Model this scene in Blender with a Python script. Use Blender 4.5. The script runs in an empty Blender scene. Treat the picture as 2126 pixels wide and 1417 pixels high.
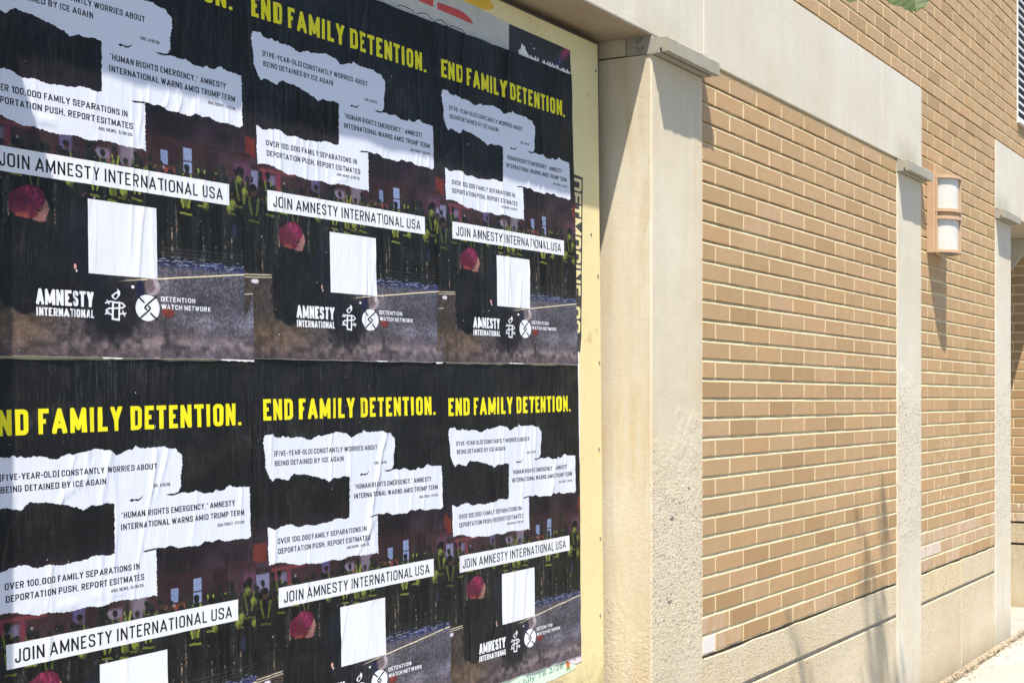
import bpy, bmesh, math, random
import numpy as np
from mathutils import Vector, Matrix, noise as mnoise

# ------------------------------------------------------------------ camera, light
# World: X runs along the wall, -Y is the street side, wall face at Y = 0, ground at Z = 0 (metres)
EYE = 1.4982
DIST = 2.1316
YAW = 22.739                      # angle between the view axis and the wall
SC = bpy.context.scene
COL = SC.collection

cam_d = bpy.data.cameras.new('camera')
cam = bpy.data.objects.new('camera', cam_d)
COL.objects.link(cam)
cam.location = (0, -DIST, EYE)
cam.rotation_euler = (math.radians(90), 0, math.radians(YAW - 90))
cam_d.sensor_width = 36
cam_d.lens = 42.7055
cam_d.shift_x = -0.34666
cam_d.shift_y = 0.05715
cam_d.clip_end = 2000
cam_d.clip_start = 0.05
SC.camera = cam

SUN = Vector((1.14, 1.0, -3.5))   # direction in which sunlight travels
world = bpy.data.worlds.new("World")
SC.world = world
world.use_nodes = True
wn = world.node_tree
sky = wn.nodes.new('ShaderNodeTexSky')
sky.sky_type = 'NISHITA'
sky.sun_disc = False
elev = math.atan2(3.5, math.hypot(1.14, 1.0))
sky.sun_elevation = elev
sky.sun_rotation = math.radians(180 + math.degrees(math.atan2(1.14, 1.0)))
sky.dust_density = 0.6
sky.ozone_density = 2.5
bg = wn.nodes['Background']
wn.links.new(sky.outputs[0], bg.inputs[0])
bg.inputs[1].default_value = 0.106
sd = bpy.data.lights.new('sun', 'SUN')
sd.energy = 4.9
sd.angle = math.radians(0.53)
sd.color = (1.0, 0.93, 0.815)
sun = bpy.data.objects.new('sun', sd)
sun.rotation_euler = SUN.to_track_quat('-Z', 'Y').to_euler()
sun.location = (-4, -5, 12)
COL.objects.link(sun)
SC.view_settings.view_transform = 'Standard'
SC.view_settings.look = 'None'
SC.view_settings.gamma = 1
SC.view_settings.exposure = 1.0
SC.view_settings.use_curve_mapping = False

rnd = random.Random(7)

# ------------------------------------------------------------------ helpers
class MB:
    """collects shapes and links them as one mesh object"""
    def __init__(s): s.v = []; s.f = []
    def poly(s, pts, faces):
        b = len(s.v); s.v += [tuple(p) for p in pts]
        s.f += [tuple(b + i for i in f) for f in faces]
    def box(s, x0, x1, y0, y1, z0, z1, c=0.0):
        """box; c chamfers the edges of the street side (y0) and their verticals"""
        if c <= 0:
            s.poly([(x0,y0,z0),(x1,y0,z0),(x1,y1,z0),(x0,y1,z0),(x0,y0,z1),(x1,y0,z1),(x1,y1,z1),(x0,y1,z1)],
                   [(0,1,5,4),(1,2,6,5),(2,3,7,6),(3,0,4,7),(4,5,6,7),(3,2,1,0)])
        else:
            s.poly([(x0+c,y0,z0+c),(x1-c,y0,z0+c),(x1-c,y0,z1-c),(x0+c,y0,z1-c),
                    (x0,y0+c,z0),(x1,y0+c,z0),(x1,y0+c,z1),(x0,y0+c,z1),
                    (x0,y1,z0),(x1,y1,z0),(x1,y1,z1),(x0,y1,z1)],
                   [(0,1,2,3),(4,5,1,0),(5,6,2,1),(6,7,3,2),(7,4,0,3),
                    (8,9,5,4),(9,10,6,5),(10,11,7,6),(11,8,4,7),(11,10,9,8)])
    def prism(s, pts, y0, y1):
        """pts (x, z) outline extruded along Y"""
        n = len(pts); ar = sum(pts[i][0]*pts[(i+1)%n][1]-pts[(i+1)%n][0]*pts[i][1] for i in range(n))
        if ar < 0: pts = pts[::-1]
        s.poly([(x, y0, z) for x, z in pts] + [(x, y1, z) for x, z in pts],
               [tuple(range(n)), tuple(range(2*n-1, n-1, -1))] + [(i, n+i, n+(i+1)%n, (i+1)%n) for i in range(n)])
    def tube(s, pts, rad, n=8):
        rings = []
        for i, p in enumerate(pts):
            p = Vector(p); d = (Vector(pts[min(i+1, len(pts)-1)]) - Vector(pts[max(i-1, 0)])).normalized()
            a = d.orthogonal().normalized(); b = d.cross(a); r = rad[i] if isinstance(rad, (list, tuple)) else rad
            rings.append([p + (a*math.cos(2*math.pi*k/n) + b*math.sin(2*math.pi*k/n))*r for k in range(n)])
        fs = []
        for i in range(len(pts)-1):
            for k in range(n): fs.append((i*n+k, i*n+(k+1)%n, (i+1)*n+(k+1)%n, (i+1)*n+k))
        fs.append(tuple(range(n-1, -1, -1))); fs.append(tuple(range((len(pts)-1)*n, len(pts)*n)))
        s.poly([q for r in rings for q in r], fs)
    def mesh(s, name, mat, smooth=False):
        m = bpy.data.meshes.new(name); m.from_pydata(s.v, [], s.f); m.update()
        if mat: m.materials.append(mat)
        if smooth:
            for p in m.polygons: p.use_smooth = True
        return m
    def build(s, name, mat, parent=None, smooth=False, loc=None):
        return link(name, s.mesh(name, mat, smooth), parent, loc)

def link(name, mesh, parent=None, loc=None):
    o = bpy.data.objects.new(name, mesh); COL.objects.link(o)
    if loc is not None: o.location = loc
    if parent is not None: o.parent = parent
    return o

def tag(o, label=None, cat=None, group=None, kind=None):
    if label: o['label'] = label
    if cat: o['category'] = cat
    if group: o['group'] = group
    if kind: o['kind'] = kind
    return o

def thing(name, label, cat, loc=(0, 0, 0), group=None):
    """an Empty at the thing's base; children are given in world coordinates and moved by part()"""
    o = bpy.data.objects.new(name, None); COL.objects.link(o)
    o.location = loc; o.empty_display_size = .1
    return tag(o, label, cat, group)

def part(mb, name, mat, root, smooth=False):
    """part whose vertices are in world coordinates, root has no rotation"""
    o = mb.build(name, mat, root, smooth)
    o.location = -Vector(root.location)
    return o

# ------------------------------------------------------------------ materials
def nm(name):
    m = bpy.data.materials.new(name); m.use_nodes = True
    nt = m.node_tree; b = nt.nodes['Principled BSDF']
    return m, nt, b
def N(nt, t, **kw):
    n = nt.nodes.new(t)
    for k, v in kw.items():
        if k.startswith('i_'): n.inputs[k[2:].replace('_', ' ')].default_value = v
        else: setattr(n, k, v)
    return n
def L(nt, a, b): nt.links.new(a, b)
def coords(nt, kind='world', scale=(1, 1, 1)):
    g = nt.nodes.new('ShaderNodeNewGeometry') if kind == 'world' else nt.nodes.new('ShaderNodeTexCoord')
    out = g.outputs['Position'] if kind == 'world' else g.outputs['Object']
    mp = nt.nodes.new('ShaderNodeMapping'); mp.inputs['Scale'].default_value = scale
    L(nt, out, mp.inputs['Vector'])
    return mp.outputs[0]
def noise(nt, vec, scale, detail=4, rough=.55, dist=0):
    n = N(nt, 'ShaderNodeTexNoise'); n.inputs['Scale'].default_value = scale
    n.inputs['Detail'].default_value = detail; n.inputs['Roughness'].default_value = rough
    n.inputs['Distortion'].default_value = dist
    L(nt, vec, n.inputs['Vector']); return n.outputs['Fac']
def ramp(nt, fac, stops):
    r = N(nt, 'ShaderNodeValToRGB'); e = r.color_ramp.elements
    e[0].position = stops[0][0]; e[1].position = stops[-1][0]
    for s in stops[1:-1]: e.new(s[0])
    for i, s in enumerate(stops):
        c = s[1]; e[i].color = (c, c, c, 1) if isinstance(c, (int, float)) else (*c, 1)
    L(nt, fac, r.inputs[0]); return r.outputs[0]
def mix(nt, fac, a, b, mode='MIX'):
    m = N(nt, 'ShaderNodeMix', data_type='RGBA', blend_type=mode)
    for k, v in ((0, fac), (6, a), (7, b)):
        if hasattr(v, 'links') or hasattr(v, 'is_linked'): L(nt, v, m.inputs[k])
        else: m.inputs[k].default_value = v if k == 0 else ((*v, 1) if len(v) == 3 else v)
    return m.outputs[2]
def math_(nt, op, a, b=None, c=None, clamp=False):
    m = N(nt, 'ShaderNodeMath', operation=op, use_clamp=clamp)
    for i, v in enumerate((a, b, c)):
        if v is None: continue
        if hasattr(v, 'is_linked'): L(nt, v, m.inputs[i])
        else: m.inputs[i].default_value = v
    return m.outputs[0]
def bump(nt, b, h, strength, dist, prev=None):
    n = N(nt, 'ShaderNodeBump'); n.inputs['Strength'].default_value = strength
    n.inputs['Distance'].default_value = dist
    L(nt, h, n.inputs['Height'])
    if prev is not None: L(nt, prev, n.inputs['Normal'])
    L(nt, n.outputs[0], b.inputs['Normal']); return n.outputs[0]
def flat(name, col, rough=.6, metal=0, grain=0.06, bumpd=0.0, spec=.5):
    m, nt, b = nm(name)
    v = coords(nt)
    n = noise(nt, v, 35, 5)
    c = mix(nt, math_(nt, 'MULTIPLY', n, 1.0), [x*(1-grain*2) for x in col], [min(1, x*(1+grain*2)) for x in col])
    L(nt, c, b.inputs['Base Color']); b.inputs['Roughness'].default_value = rough
    b.inputs['Metallic'].default_value = metal; b.inputs['Specular IOR Level'].default_value = spec
    if bumpd: bump(nt, b, noise(nt, v, 220, 4), .6, bumpd)
    return m

def sep(nt, vec):
    s = N(nt, 'ShaderNodeSeparateXYZ'); L(nt, vec, s.inputs[0]); return s.outputs

def concrete(name, col, erode=None, caps=False, pitscale=105, streak=.5, ochre=.35, fine=.0006, dirt_z=None, pits=.5):
    """cast stone: mottling, vertical streaks, ochre stains, pits; erode=(z0,z1,z2,z3) band of washed-out aggregate"""
    m, nt, b = nm(name)
    w = coords(nt)
    big = noise(nt, w, 1.7, 5, .6)
    c = mix(nt, ramp(nt, big, [(.3, 0.), (.7, 1.)]), (col[0]*.90, col[1]*.86, col[2]*.78), [min(1, x*1.04) for x in col])
    b2_ = noise(nt, coords(nt, 'world', (5, 5, 1.4)), 1.0, 6, .72, .5)
    c = mix(nt, ramp(nt, b2_, [(.52, 0.), (.70, .26)]), c, (col[0]*.80, col[1]*.74, col[2]*.63))
    sv = coords(nt, 'world', (22, 22, .8))
    st = noise(nt, sv, 1.0, 5, .6)
    c = mix(nt, math_(nt, 'MULTIPLY', ramp(nt, st, [(.48, 0.), (.72, 1.)]), streak), c, [x*.82 for x in col])
    st2 = noise(nt, coords(nt, 'world', (9, 9, .7)), 1.0, 4, .65)
    patch = noise(nt, w, 2.3, 6, .7)
    om = math_(nt, 'MULTIPLY', ramp(nt, st2, [(.44, 0.), (.64, 1.)]), ramp(nt, patch, [(.40, 0.), (.60, 1.)]))
    c = mix(nt, math_(nt, 'MULTIPLY', om, ochre), c, (col[0]*.88, col[1]*.70, col[2]*.48))
    fn = noise(nt, w, 260, 4, .7)
    c = mix(nt, ramp(nt, fn, [(.34, .6), (.47, 0.)]), c, [x*.70 for x in col])
    vo = N(nt, 'ShaderNodeTexVoronoi'); vo.inputs['Scale'].default_value = 26; L(nt, w, vo.inputs['Vector'])
    pm = math_(nt, 'MULTIPLY', ramp(nt, vo.outputs['Distance'], [(.05, 1.), (.10, 0.)]),
               ramp(nt, noise(nt, w, 5, 2), [(.5, 0.), (.56, 1.)]))
    c = mix(nt, math_(nt, 'MULTIPLY', pm, pits*.7), c, [x*.45 for x in col])
    z = sep(nt, w)[2]
    if dirt_z is not None:
        zz = math_(nt, 'ADD', z, math_(nt, 'MULTIPLY', noise(nt, w, 9, 5, .7), .25))
        dm = ramp(nt, math_(nt, 'DIVIDE', zz, dirt_z), [(.45, 1.), (1., 0.)])
        c = mix(nt, math_(nt, 'MULTIPLY', dm, .5), c, (col[0]*.52, col[1]*.45, col[2]*.36))
    if caps:
        x_ = sep(nt, w)[0]; jit = math_(nt, 'MULTIPLY', noise(nt, w, 14, 5, .7), .10)
        zz2 = math_(nt, 'ADD', z, jit)
        zm = ramp(nt, math_(nt, 'MULTIPLY', math_(nt, 'SUBTRACT', zz2, 2.70), 5.), [(.0, 1.), (.75, 0.)])
        for xc, st_ in ((3.40, .35), (5.60, .75), (7.24, .75)):
            xm = ramp(nt, math_(nt, 'ABSOLUTE', math_(nt, 'SUBTRACT', x_, xc)), [(.08, 1.), (.20, 0.)])
            c = mix(nt, math_(nt, 'MULTIPLY', math_(nt, 'MULTIPLY', xm, zm), st_), c, (.33, .31, .22))
    nrm = None
    if erode:
        zz = math_(nt, 'ADD', z, math_(nt, 'MULTIPLY', math_(nt, 'SUBTRACT', noise(nt, w, 4.5, 4, .65), .5), .7))
        zn = math_(nt, 'DIVIDE', zz, 3.0)
        em = ramp(nt, zn, [(erode[0]/3, .25), (erode[1]/3, 1.), (erode[2]/3, 1.), (erode[3]/3, 0.)])
        gn = nt.nodes.new('ShaderNodeNewGeometry')
        ny = math_(nt, 'ABSOLUTE', sep(nt, gn.outputs['True Normal'])[1])
        nx_ = math_(nt, 'ABSOLUTE', sep(nt, gn.outputs['True Normal'])[0])
        t1 = noise(nt, coords(nt, 'world', (12, 12, 1.6)), 1.0, 5, .7, .8)
        t2 = noise(nt, w, 34, 4, .7)
        tm = math_(nt, 'MULTIPLY', math_(nt, 'MULTIPLY', ramp(nt, t1, [(.46, 0.), (.62, 1.)]), ramp(nt, t2, [(.3, .35), (.6, 1.)])), nx_)
        c = mix(nt, math_(nt, 'MULTIPLY', tm, .55), c, (col[0]*.80, col[1]*.66, col[2]*.45))
        low = ramp(nt, zn, [(.18, 1.), (.30, 0.)])
        em = math_(nt, 'MULTIPLY', em, math_(nt, 'MAXIMUM', math_(nt, 'MAXIMUM', ny, low), .12))
        dv = noise(nt, w, 60, 4, .7)
        ag = noise(nt, w, 140, 3, .65)
        pit = ramp(nt, noise(nt, coords(nt, 'world', (1, 1, 1.25)), pitscale, 3, .6, .5), [(.355, 1.), (.42, 0.)])
        c = mix(nt, math_(nt, 'MULTIPLY', em, .35), c, (col[0]*1.0, col[1]*.93, col[2]*.82))
        c = mix(nt, math_(nt, 'MULTIPLY', em, math_(nt, 'MULTIPLY', pit, .9)), c, [x*.28 for x in col])
        L(nt, c, b.inputs['Base Color'])
        h = math_(nt, 'MULTIPLY', math_(nt, 'ADD', ag, math_(nt, 'MULTIPLY', dv, .8)), em)
        nrm = bump(nt, b, h, .50, .011)
    L(nt, c, b.inputs['Base Color'])
    b.inputs['Roughness'].default_value = .85; b.inputs['Specular IOR Level'].default_value = .25
    h2 = math_(nt, 'ADD', fn, math_(nt, 'MULTIPLY', noise(nt, w, 40, 5, .65), 1.5))
    h2 = math_(nt, 'SUBTRACT', h2, math_(nt, 'MULTIPLY', pm, 1.5*pits))
    bump(nt, b, h2, .45, fine*2.0, nrm)
    return m

def brick_mat(name, col):
    m, nt, b = nm(name)
    oi = N(nt, 'ShaderNodeObjectInfo')
    w = coords(nt)
    rv = oi.outputs['Random']
    c = ramp(nt, rv, [(0., [col[0]*.80, col[1]*.75, col[2]*.68]), (.12, [col[0]*.93, col[1]*.90, col[2]*.86]), (.4, col), (.65, [col[0]*1.05, col[1]*1.05, col[2]*1.08]), (.85, [col[0]*1.04, col[1]*.97, col[2]*.88]), (1., [col[0]*1.10, col[1]*1.10, col[2]*1.22])])
    n = noise(nt, w, 16, 5, .65)
    c = mix(nt, ramp(nt, n, [(.35, .22), (.65, 0.)]), c, (col[0]*.72, col[1]*.66, col[2]*.6))
    fn = noise(nt, w, 330, 4, .7)
    c = mix(nt, ramp(nt, fn, [(.34, .45), (.46, 0.)]), c, (col[0]*.6, col[1]*.55, col[2]*.5))
    ck = noise(nt, coords(nt, 'world', (1, 1, 1.6)), 70, 3, .6, 1.0)
    c = mix(nt, ramp(nt, ck, [(.27, .85), (.31, 0.)]), c, (.10, .07, .045))
    # height tint: the courses near the pavement keep a stronger colour, the upper ones are paler
    z = sep(nt, w)[2]
    bl = ramp(nt, math_(nt, 'DIVIDE', z, 4.0), [(.25, 0.), (.8, 1.)])
    c = mix(nt, math_(nt, 'MULTIPLY', bl, .22), c, (min(1, col[0]*1.22), col[1]*1.36, col[2]*1.65))
    # pale bloom and paint smears on a few bricks (obj.color red), drips (green)
    cs = N(nt, 'ShaderNodeSeparateColor'); L(nt, oi.outputs['Color'], cs.inputs[0])
    sm = noise(nt, coords(nt, 'world', (26, 26, 7)), 1.0, 5, .7)
    wm = math_(nt, 'MULTIPLY', ramp(nt, math_(nt, 'ADD', sm, math_(nt, 'MULTIPLY', cs.outputs[0], .5)), [(.55, 0.), (.85, 1.)]), cs.outputs[0])
    c = mix(nt, wm, c, (.66, .62, .60))
    dr = noise(nt, coords(nt, 'world', (70, 70, 14)), 1.0, 3, .6)
    dm = math_(nt, 'MULTIPLY', ramp(nt, dr, [(.60, 0.), (.66, 1.)]), cs.outputs[1])
    c = mix(nt, dm, c, (.72, .70, .64))
    L(nt, c, b.inputs['Base Color'])
    b.inputs['Roughness'].default_value = .8; b.inputs['Specular IOR Level'].default_value = .3
    bump(nt, b, math_(nt, 'ADD', fn, math_(nt, 'MULTIPLY', n, 2.0)), .7, .0009)
    return m

def mortar_mat(name, col):
    m, nt, b = nm(name)
    w = coords(nt)
    n = noise(nt, w, 24, 5, .7)
    c = mix(nt, ramp(nt, n, [(.3, .6), (.6, 0.)]), col, [x*.72 for x in col])
    L(nt, c, b.inputs['Base Color']); b.inputs['Roughness'].default_value = .9
    bump(nt, b, math_(nt, 'ADD', noise(nt, w, 180, 4, .7), math_(nt, 'MULTIPLY', n, .7)), .8, .002)
    return m

M = {}
CR = (.52, .475, .385)
M['stone'] = concrete('cast_stone', (.55, .495, .395), streak=.35, ochre=.35)
M['lintel'] = concrete('cast_stone_beam', (.63, .60, .53), caps=True, streak=.45, ochre=.30)
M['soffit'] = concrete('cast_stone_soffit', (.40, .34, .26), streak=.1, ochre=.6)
M['pier'] = concrete('cast_stone_pier', (.63, .570, .455), erode=(.45, .78, 1.15, 1.42), streak=.4, ochre=.6, dirt_z=.8)
M['pier_far'] = concrete('cast_stone_far_pier', (.62, .585, .505), erode=(.72, .9, 1.4, 1.65), streak=.35, ochre=.3, dirt_z=.35, pitscale=62)
M['cap'] = concrete('cast_stone_cap', (.36, .345, .30), streak=.3, ochre=.2, fine=.001)
M['plinth'] = concrete('cast_stone_plinth', (.60, .53, .405), erode=(.2, .45, .6, .9), streak=.2, ochre=.6, fine=.001, dirt_z=.30)
M['rough'] = concrete('crumbling_cast_stone', (.62, .53, .38), erode=(.2, .4, 1., 1.2), streak=.2, ochre=.6, pitscale=60)
M['brick'] = brick_mat('tan_brick', (.430, .284, .150))
M['mortar'] = mortar_mat('cream_mortar', (.74, .615, .385))
M['dark'] = flat('deep_shadow_gap', (.05, .045, .04), .9)
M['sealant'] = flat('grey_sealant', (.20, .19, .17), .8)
M['groove'] = flat('weathered_groove', (.30, .27, .22), .9, 0, .3, .002)
M['copper'] = flat('terracotta_painted_metal', (.49, .33, .205), .45, 0, .05, .0002)
M['white_metal'] = flat('white_painted_metal', (.74, .75, .74), .4)

def opal():
    m, nt, b = nm('opal_acrylic')
    v = coords(nt)
    n = noise(nt, v, 14, 4)
    z = sep(nt, v)[2]
    c = mix(nt, ramp(nt, n, [(.35, .5), (.6, 0.)]), (.60, .59, .55), (.50, .48, .43))
    L(nt, c, b.inputs['Base Color']); b.inputs['Roughness'].default_value = .22
    b.inputs['Subsurface Weight'].default_value = .4; b.inputs['Subsurface Radius'].default_value = (.03, .03, .03)
    b.inputs['Subsurface Scale'].default_value = .5
    return m
M['opal'] = opal()

def board_mat():
    m, nt, b = nm('pale_yellow_board_paint')
    w = coords(nt)
    n = noise(nt, w, 7, 6, .7)
    c = mix(nt, ramp(nt, n, [(.3, .35), (.55, 0.)]), (.70, .61, .335), (.60, .50, .25))
    sc = noise(nt, coords(nt, 'world', (40, 40, 9)), 1.0, 5, .75)
    c = mix(nt, ramp(nt, sc, [(.63, 0.), (.68, .6)]), c, (.80, .72, .48))
    st = noise(nt, w, 11, 4, .6)
    c = mix(nt, ramp(nt, st, [(.64, 0.), (.72, .7)]), c, (.50, .33, .12))
    sp = noise(nt, w, 90, 3, .6)
    c = mix(nt, ramp(nt, sp, [(.68, 0.), (.71, .8)]), c, (.12, .10, .06))
    z = sep(nt, w)[2]
    zz = math_(nt, 'ADD', z, math_(nt, 'MULTIPLY', noise(nt, w, 22, 5, .75), .35))
    c = mix(nt, math_(nt, 'MULTIPLY', ramp(nt, zz, [(.68, 1.), (.86, 0.)]), .65), c, (.22, .17, .09))
    L(nt, c, b.inputs['Base Color']); b.inputs['Roughness'].default_value = .55
    bump(nt, b, math_(nt, 'ADD', n, math_(nt, 'MULTIPLY', sc, .8)), .7, .0015)
    return m
M['board'] = board_mat()

# ------------------------------------------------------------------ ground
def slab_mat():
    m, nt, b = nm('pavement_concrete')
    w = coords(nt)
    n = noise(nt, w, 3, 6, .65)
    c = mix(nt, ramp(nt, n, [(.3, 1.), (.7, 0.)]), (.36, .345, .31), (.29, .27, .235))
    f = noise(nt, w, 160, 4, .7)
    c = mix(nt, ramp(nt, f, [(.33, .6), (.43, 0.)]), c, (.18, .165, .135))
    L(nt, c, b.inputs['Base Color']); b.inputs['Roughness'].default_value = .9
    bump(nt, b, f, .6, .002)
    return m
M['slab'] = slab_mat()
M['asphalt'] = flat('asphalt', (.055, .055, .057), .9, 0, .2, .003)
M['grit'] = flat('dry_grit', (.30, .245, .17), .95, 0, .4)
M['kerb'] = flat('kerb_concrete', (.42, .40, .36), .85, 0, .1, .001)

g = MB(); g.poly([(-600, -600, -.14), (600, -600, -.14), (600, 600, -.14), (-600, 600, -.14)], [(0, 1, 2, 3)])
tag(g.build('ground', M['asphalt']), kind='structure')
# bed under the slabs, visible in the joints
g = MB(); g.box(-4, 14, -4.65, 1.3, -.135, -.012)
sidewalk = tag(g.build('sidewalk', flat('joint_dirt', (.10, .085, .06), .95)), kind='structure')
sl = {}
def slab(x0, x1, y0, y1):
    key = (round(x1-x0, 3), round(y1-y0, 3))
    if key not in sl:
        mb = MB(); a, b_, c = x1-x0, y1-y0, .006
        mb.poly([(0,0,-.10),(a,0,-.10),(a,b_,-.10),(0,b_,-.10),(0,0,-c),(a,0,-c),(a,b_,-c),(0,b_,-c),
                 (c,c,0),(a-c,c,0),(a-c,b_-c,0),(c,b_-c,0)],
                [(0,1,5,4),(1,2,6,5),(2,3,7,6),(3,0,4,7),(4,5,9,8),(5,6,10,9),(6,7,11,10),(7,4,8,11),(8,9,10,11)])
        sl[key] = mb.mesh('paving_slab', M['slab'])
    o = link('paving_slab', sl[key], sidewalk); o.location = (x0, y0, rnd.uniform(-.0015, .0015))
xs = [6.612 - 1.52*k for k in range(6, -5, -1)]
for i in range(len(xs)-1):
    for j in range(3):
        slab(xs[i]+.006, xs[i+1]-.006, -.055-1.52*(j+1)+.005, -.055-1.52*j-.005)
slab(7.44, 8.9, -.02, 1.19)                       # threshold in the opening
k = MB()
for i in range(9): k.box(-4+2*i+.004, -2+2*i-.004, -4.80, -4.655, -.14, .0, .012)
tag(k.build('kerb', M['kerb']), kind='structure')
# loose grit and dry litter along the wall foot
d = MB()
for i in range(1500):
    x = rnd.uniform(4.5, 8.0); y = -abs(rnd.gauss(0, .03)) - .006
    if rnd.random() < .25: y -= rnd.random()*.12
    r = rnd.uniform(.002, .007); h = r*rnd.uniform(.4, 1)
    a = rnd.random()*6.28
    p = [(x + r*rnd.uniform(.6, 1.3)*math.cos(a+t), y + r*rnd.uniform(.6, 1.3)*math.sin(a+t), .0) for t in (0, 2.1, 4.2)]
    p.append((x, y, h)); d.poly(p, [(0, 1, 3), (1, 2, 3), (2, 0, 3)])
for i in range(160):
    x = rnd.uniform(5.6, 7.9); y = -abs(rnd.gauss(.03, .05))-.008; l = rnd.uniform(.01, .035); a = rnd.uniform(-.6, .6)
    dx, dy = l*math.cos(a), l*math.sin(a)
    d.poly([(x, y, .003), (x+dx, y+dy, .004), (x+dx*.9, y+dy+.006, .009), (x, y+.005, .007)], [(0, 1, 2, 3)])
tag(d.build('wall_foot_grit', M['grit']), kind='stuff')

g = MB()
for i in range(60):
    x0_ = 4.4 + i*.06; j0, j1 = [-.012+.012*abs(mnoise.noise(Vector((x_*6, 0, 0)))) + .022*max(0, mnoise.noise(Vector((x_*2.3, 5, 0)))) for x_ in (x0_, x0_+.06)]
    g.poly([(x0_, -.0005, .006), (x0_, -.0005, -.011), (x0_, -j0-.03, -.009), (x0_+.06, -.0005, .006), (x0_+.06, -.0005, -.011), (x0_+.06, -j1-.03, -.009)], [(0, 2, 5, 3)])
tag(g.build('packed_dirt', M['grit'], ), kind='stuff')

# ------------------------------------------------------------------ masonry core behind the facing
R = .155             # front of the poster board, inside a .195 m deep reveal
P1 = (3.3033, 3.6243); P2 = (5.4586, 5.7947); P3 = (7.0968, 7.4337); P0 = (.9350, 1.2650)
ZL, ZT = 2.662, 3.082       # lintel bottom and top
c = MB()
c.box(-2.0, 7.425, .245, .9, -.1, 5.2)
c.box(7.425, 8.60, 1.25, 1.6, -.1, ZL+.001)
c.box(7.425, 12.0, .36, 1.6, ZL+.003, 5.2)
c.box(8.60, 12.0, .05, 1.6, -.1, ZL+.001)
core = tag(c.build('building_core', flat('tan_block_wall', (.36, .27, .18), .9, 0, .12, .002)), kind='structure')

# ------------------------------------------------------------------ bricks
BL, BJ, BH = .2036, .0096, .0138
bm_cache = {}
def brick_mesh(l, h, var):
    key = (round(l, 3), round(h, 4), var)
    if key in bm_cache: return bm_cache[key]
    r = random.Random(hash(key) & 0xffff)
    q = lambda a=.0009: r.uniform(-a, a)
    ch = .0010; dp = .06
    V = [(ch+q(), q(.0003), ch+q()), (l-ch+q(), q(.0003), ch+q()), (l-ch+q(), q(.0003), h-ch+q()), (ch+q(), q(.0003), h-ch+q()),
         (q(), ch, q()), (l+q(), ch, q()), (l+q(), ch, h+q()), (q(), ch, h+q()),
         (l*.5+q(), ch, q(.0012)), (l*.5+q(), ch, h+q(.0012)), (l*.5, q(.0003), ch+q()), (l*.5, q(.0003), h-ch+q()),
         (0, dp, 0), (l, dp, 0), (l, dp, h), (0, dp, h)]
    Fc = [(0, 10, 11, 3), (10, 1, 2, 11), (4, 8, 10, 0), (8, 5, 1, 10), (5, 6, 2, 1), (6, 9, 11, 2), (9, 7, 3, 11), (7, 4, 0, 3),
          (12, 13, 5, 8, 4), (13, 14, 6, 5), (14, 15, 7, 9, 6), (15, 12, 4, 7)]
    m = bpy.data.meshes.new('brick'); m.from_pydata(V, [], Fc); m.update(); m.materials.append(M['brick'])
    bm_cache[key] = m; return m

def lay(root, x0, x1, z0, rows, ch, org, full_first, hole=None, top=None, rot=None, wash=None):
    """running bond; org = a joint position of a full-first course"""
    base = Vector(root.location)
    for i in range(rows):
        z = z0 + i*ch
        off = 0 if full_first(i) else BL/2
        kk = math.floor((x0 - org - off)/BL)
        x = org + off + kk*BL
        while x < x1 - .004:
            a, b_ = max(x + BJ/2, x0 + .004), min(x + BL - BJ/2, x1 - .004)
            x += BL
            if b_ - a < .02: continue
            if top and z > top(a): continue
            if hole:
                hx0, hx1, hz0, hz1 = hole
                if z + ch > hz0 + .002 and z < hz1:
                    if a >= hx0 - .004 and b_ <= hx1 + .004: continue
                    if a < hx0 < b_: b_ = hx0 - .006
                    elif a < hx1 < b_: a = hx1 + .006
                    if b_ - a < .02: continue
            me = brick_mesh(b_-a, ch - BH, rnd.randrange(4))
            o = bpy.data.objects.new('brick', me); COL.objects.link(o); o.parent = root
            jy = rnd.uniform(-.0009, .0002)
            o.rotation_euler = (0, rnd.uniform(-.0030, .0030), rot or 0)
            if rot: p = Vector((root['px'], -a if rot < 0 else a, z))
            else: p = Vector((a + rnd.uniform(-.0006, .0006), jy, z + rnd.uniform(-.0007, .0007) + BH/2))
            if rot: p = Vector((root['px'] + jy, b_, z + BH/2))
            o.location = p - base
            o.color = wash(a, i) if wash else (0, 0, 0, 1)

def bed(mb, x0, x1, z0, ch, rows, y_lo, y_hi, top):
    """mortar with weather-struck bed joints: each joint is cut back under the brick above and slopes out to the brick below"""
    n_ = max(2, int((x1-x0)/.07)); xs_ = [x0+(x1-x0)*i/n_ for i in range(n_+1)]
    q = random.Random(int(x0*100)+rows)
    prof = []
    for i in range(rows+1):
        zc = z0 + i*ch; f_ = y_lo + (y_hi-y_lo)*i/rows
        prof += [(zc-BH/2+.0004, .0017, 0), (zc-BH/2+.0008, .0006, 1), (zc+BH/2-.0002, f_, 1), (zc+BH/2+.0004, .0017, 0)]
    prof = [(max(z0+.002, min(top, z)), y, j) for z, y, j in prof]
    wob = [[(q.uniform(-.0004, .0008), q.uniform(-.0003, .0009)) for _ in xs_] for _ in prof]
    V = []; k_ = len(prof)
    for ix, x in enumerate(xs_):
        for ip, (z, y, j) in enumerate(prof):
            a_, b_ = wob[ip][ix]
            V.append((x, y + (b_ if j else 0), z + (a_ if j else 0)))
    Fc = [(ix*k_+ip, (ix+1)*k_+ip, (ix+1)*k_+ip+1, ix*k_+ip+1) for ix in range(n_) for ip in range(k_-1)]
    mb.poly(V, Fc)
    mb.box(x0, x1, .012, .24, z0+.003, top)
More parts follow.
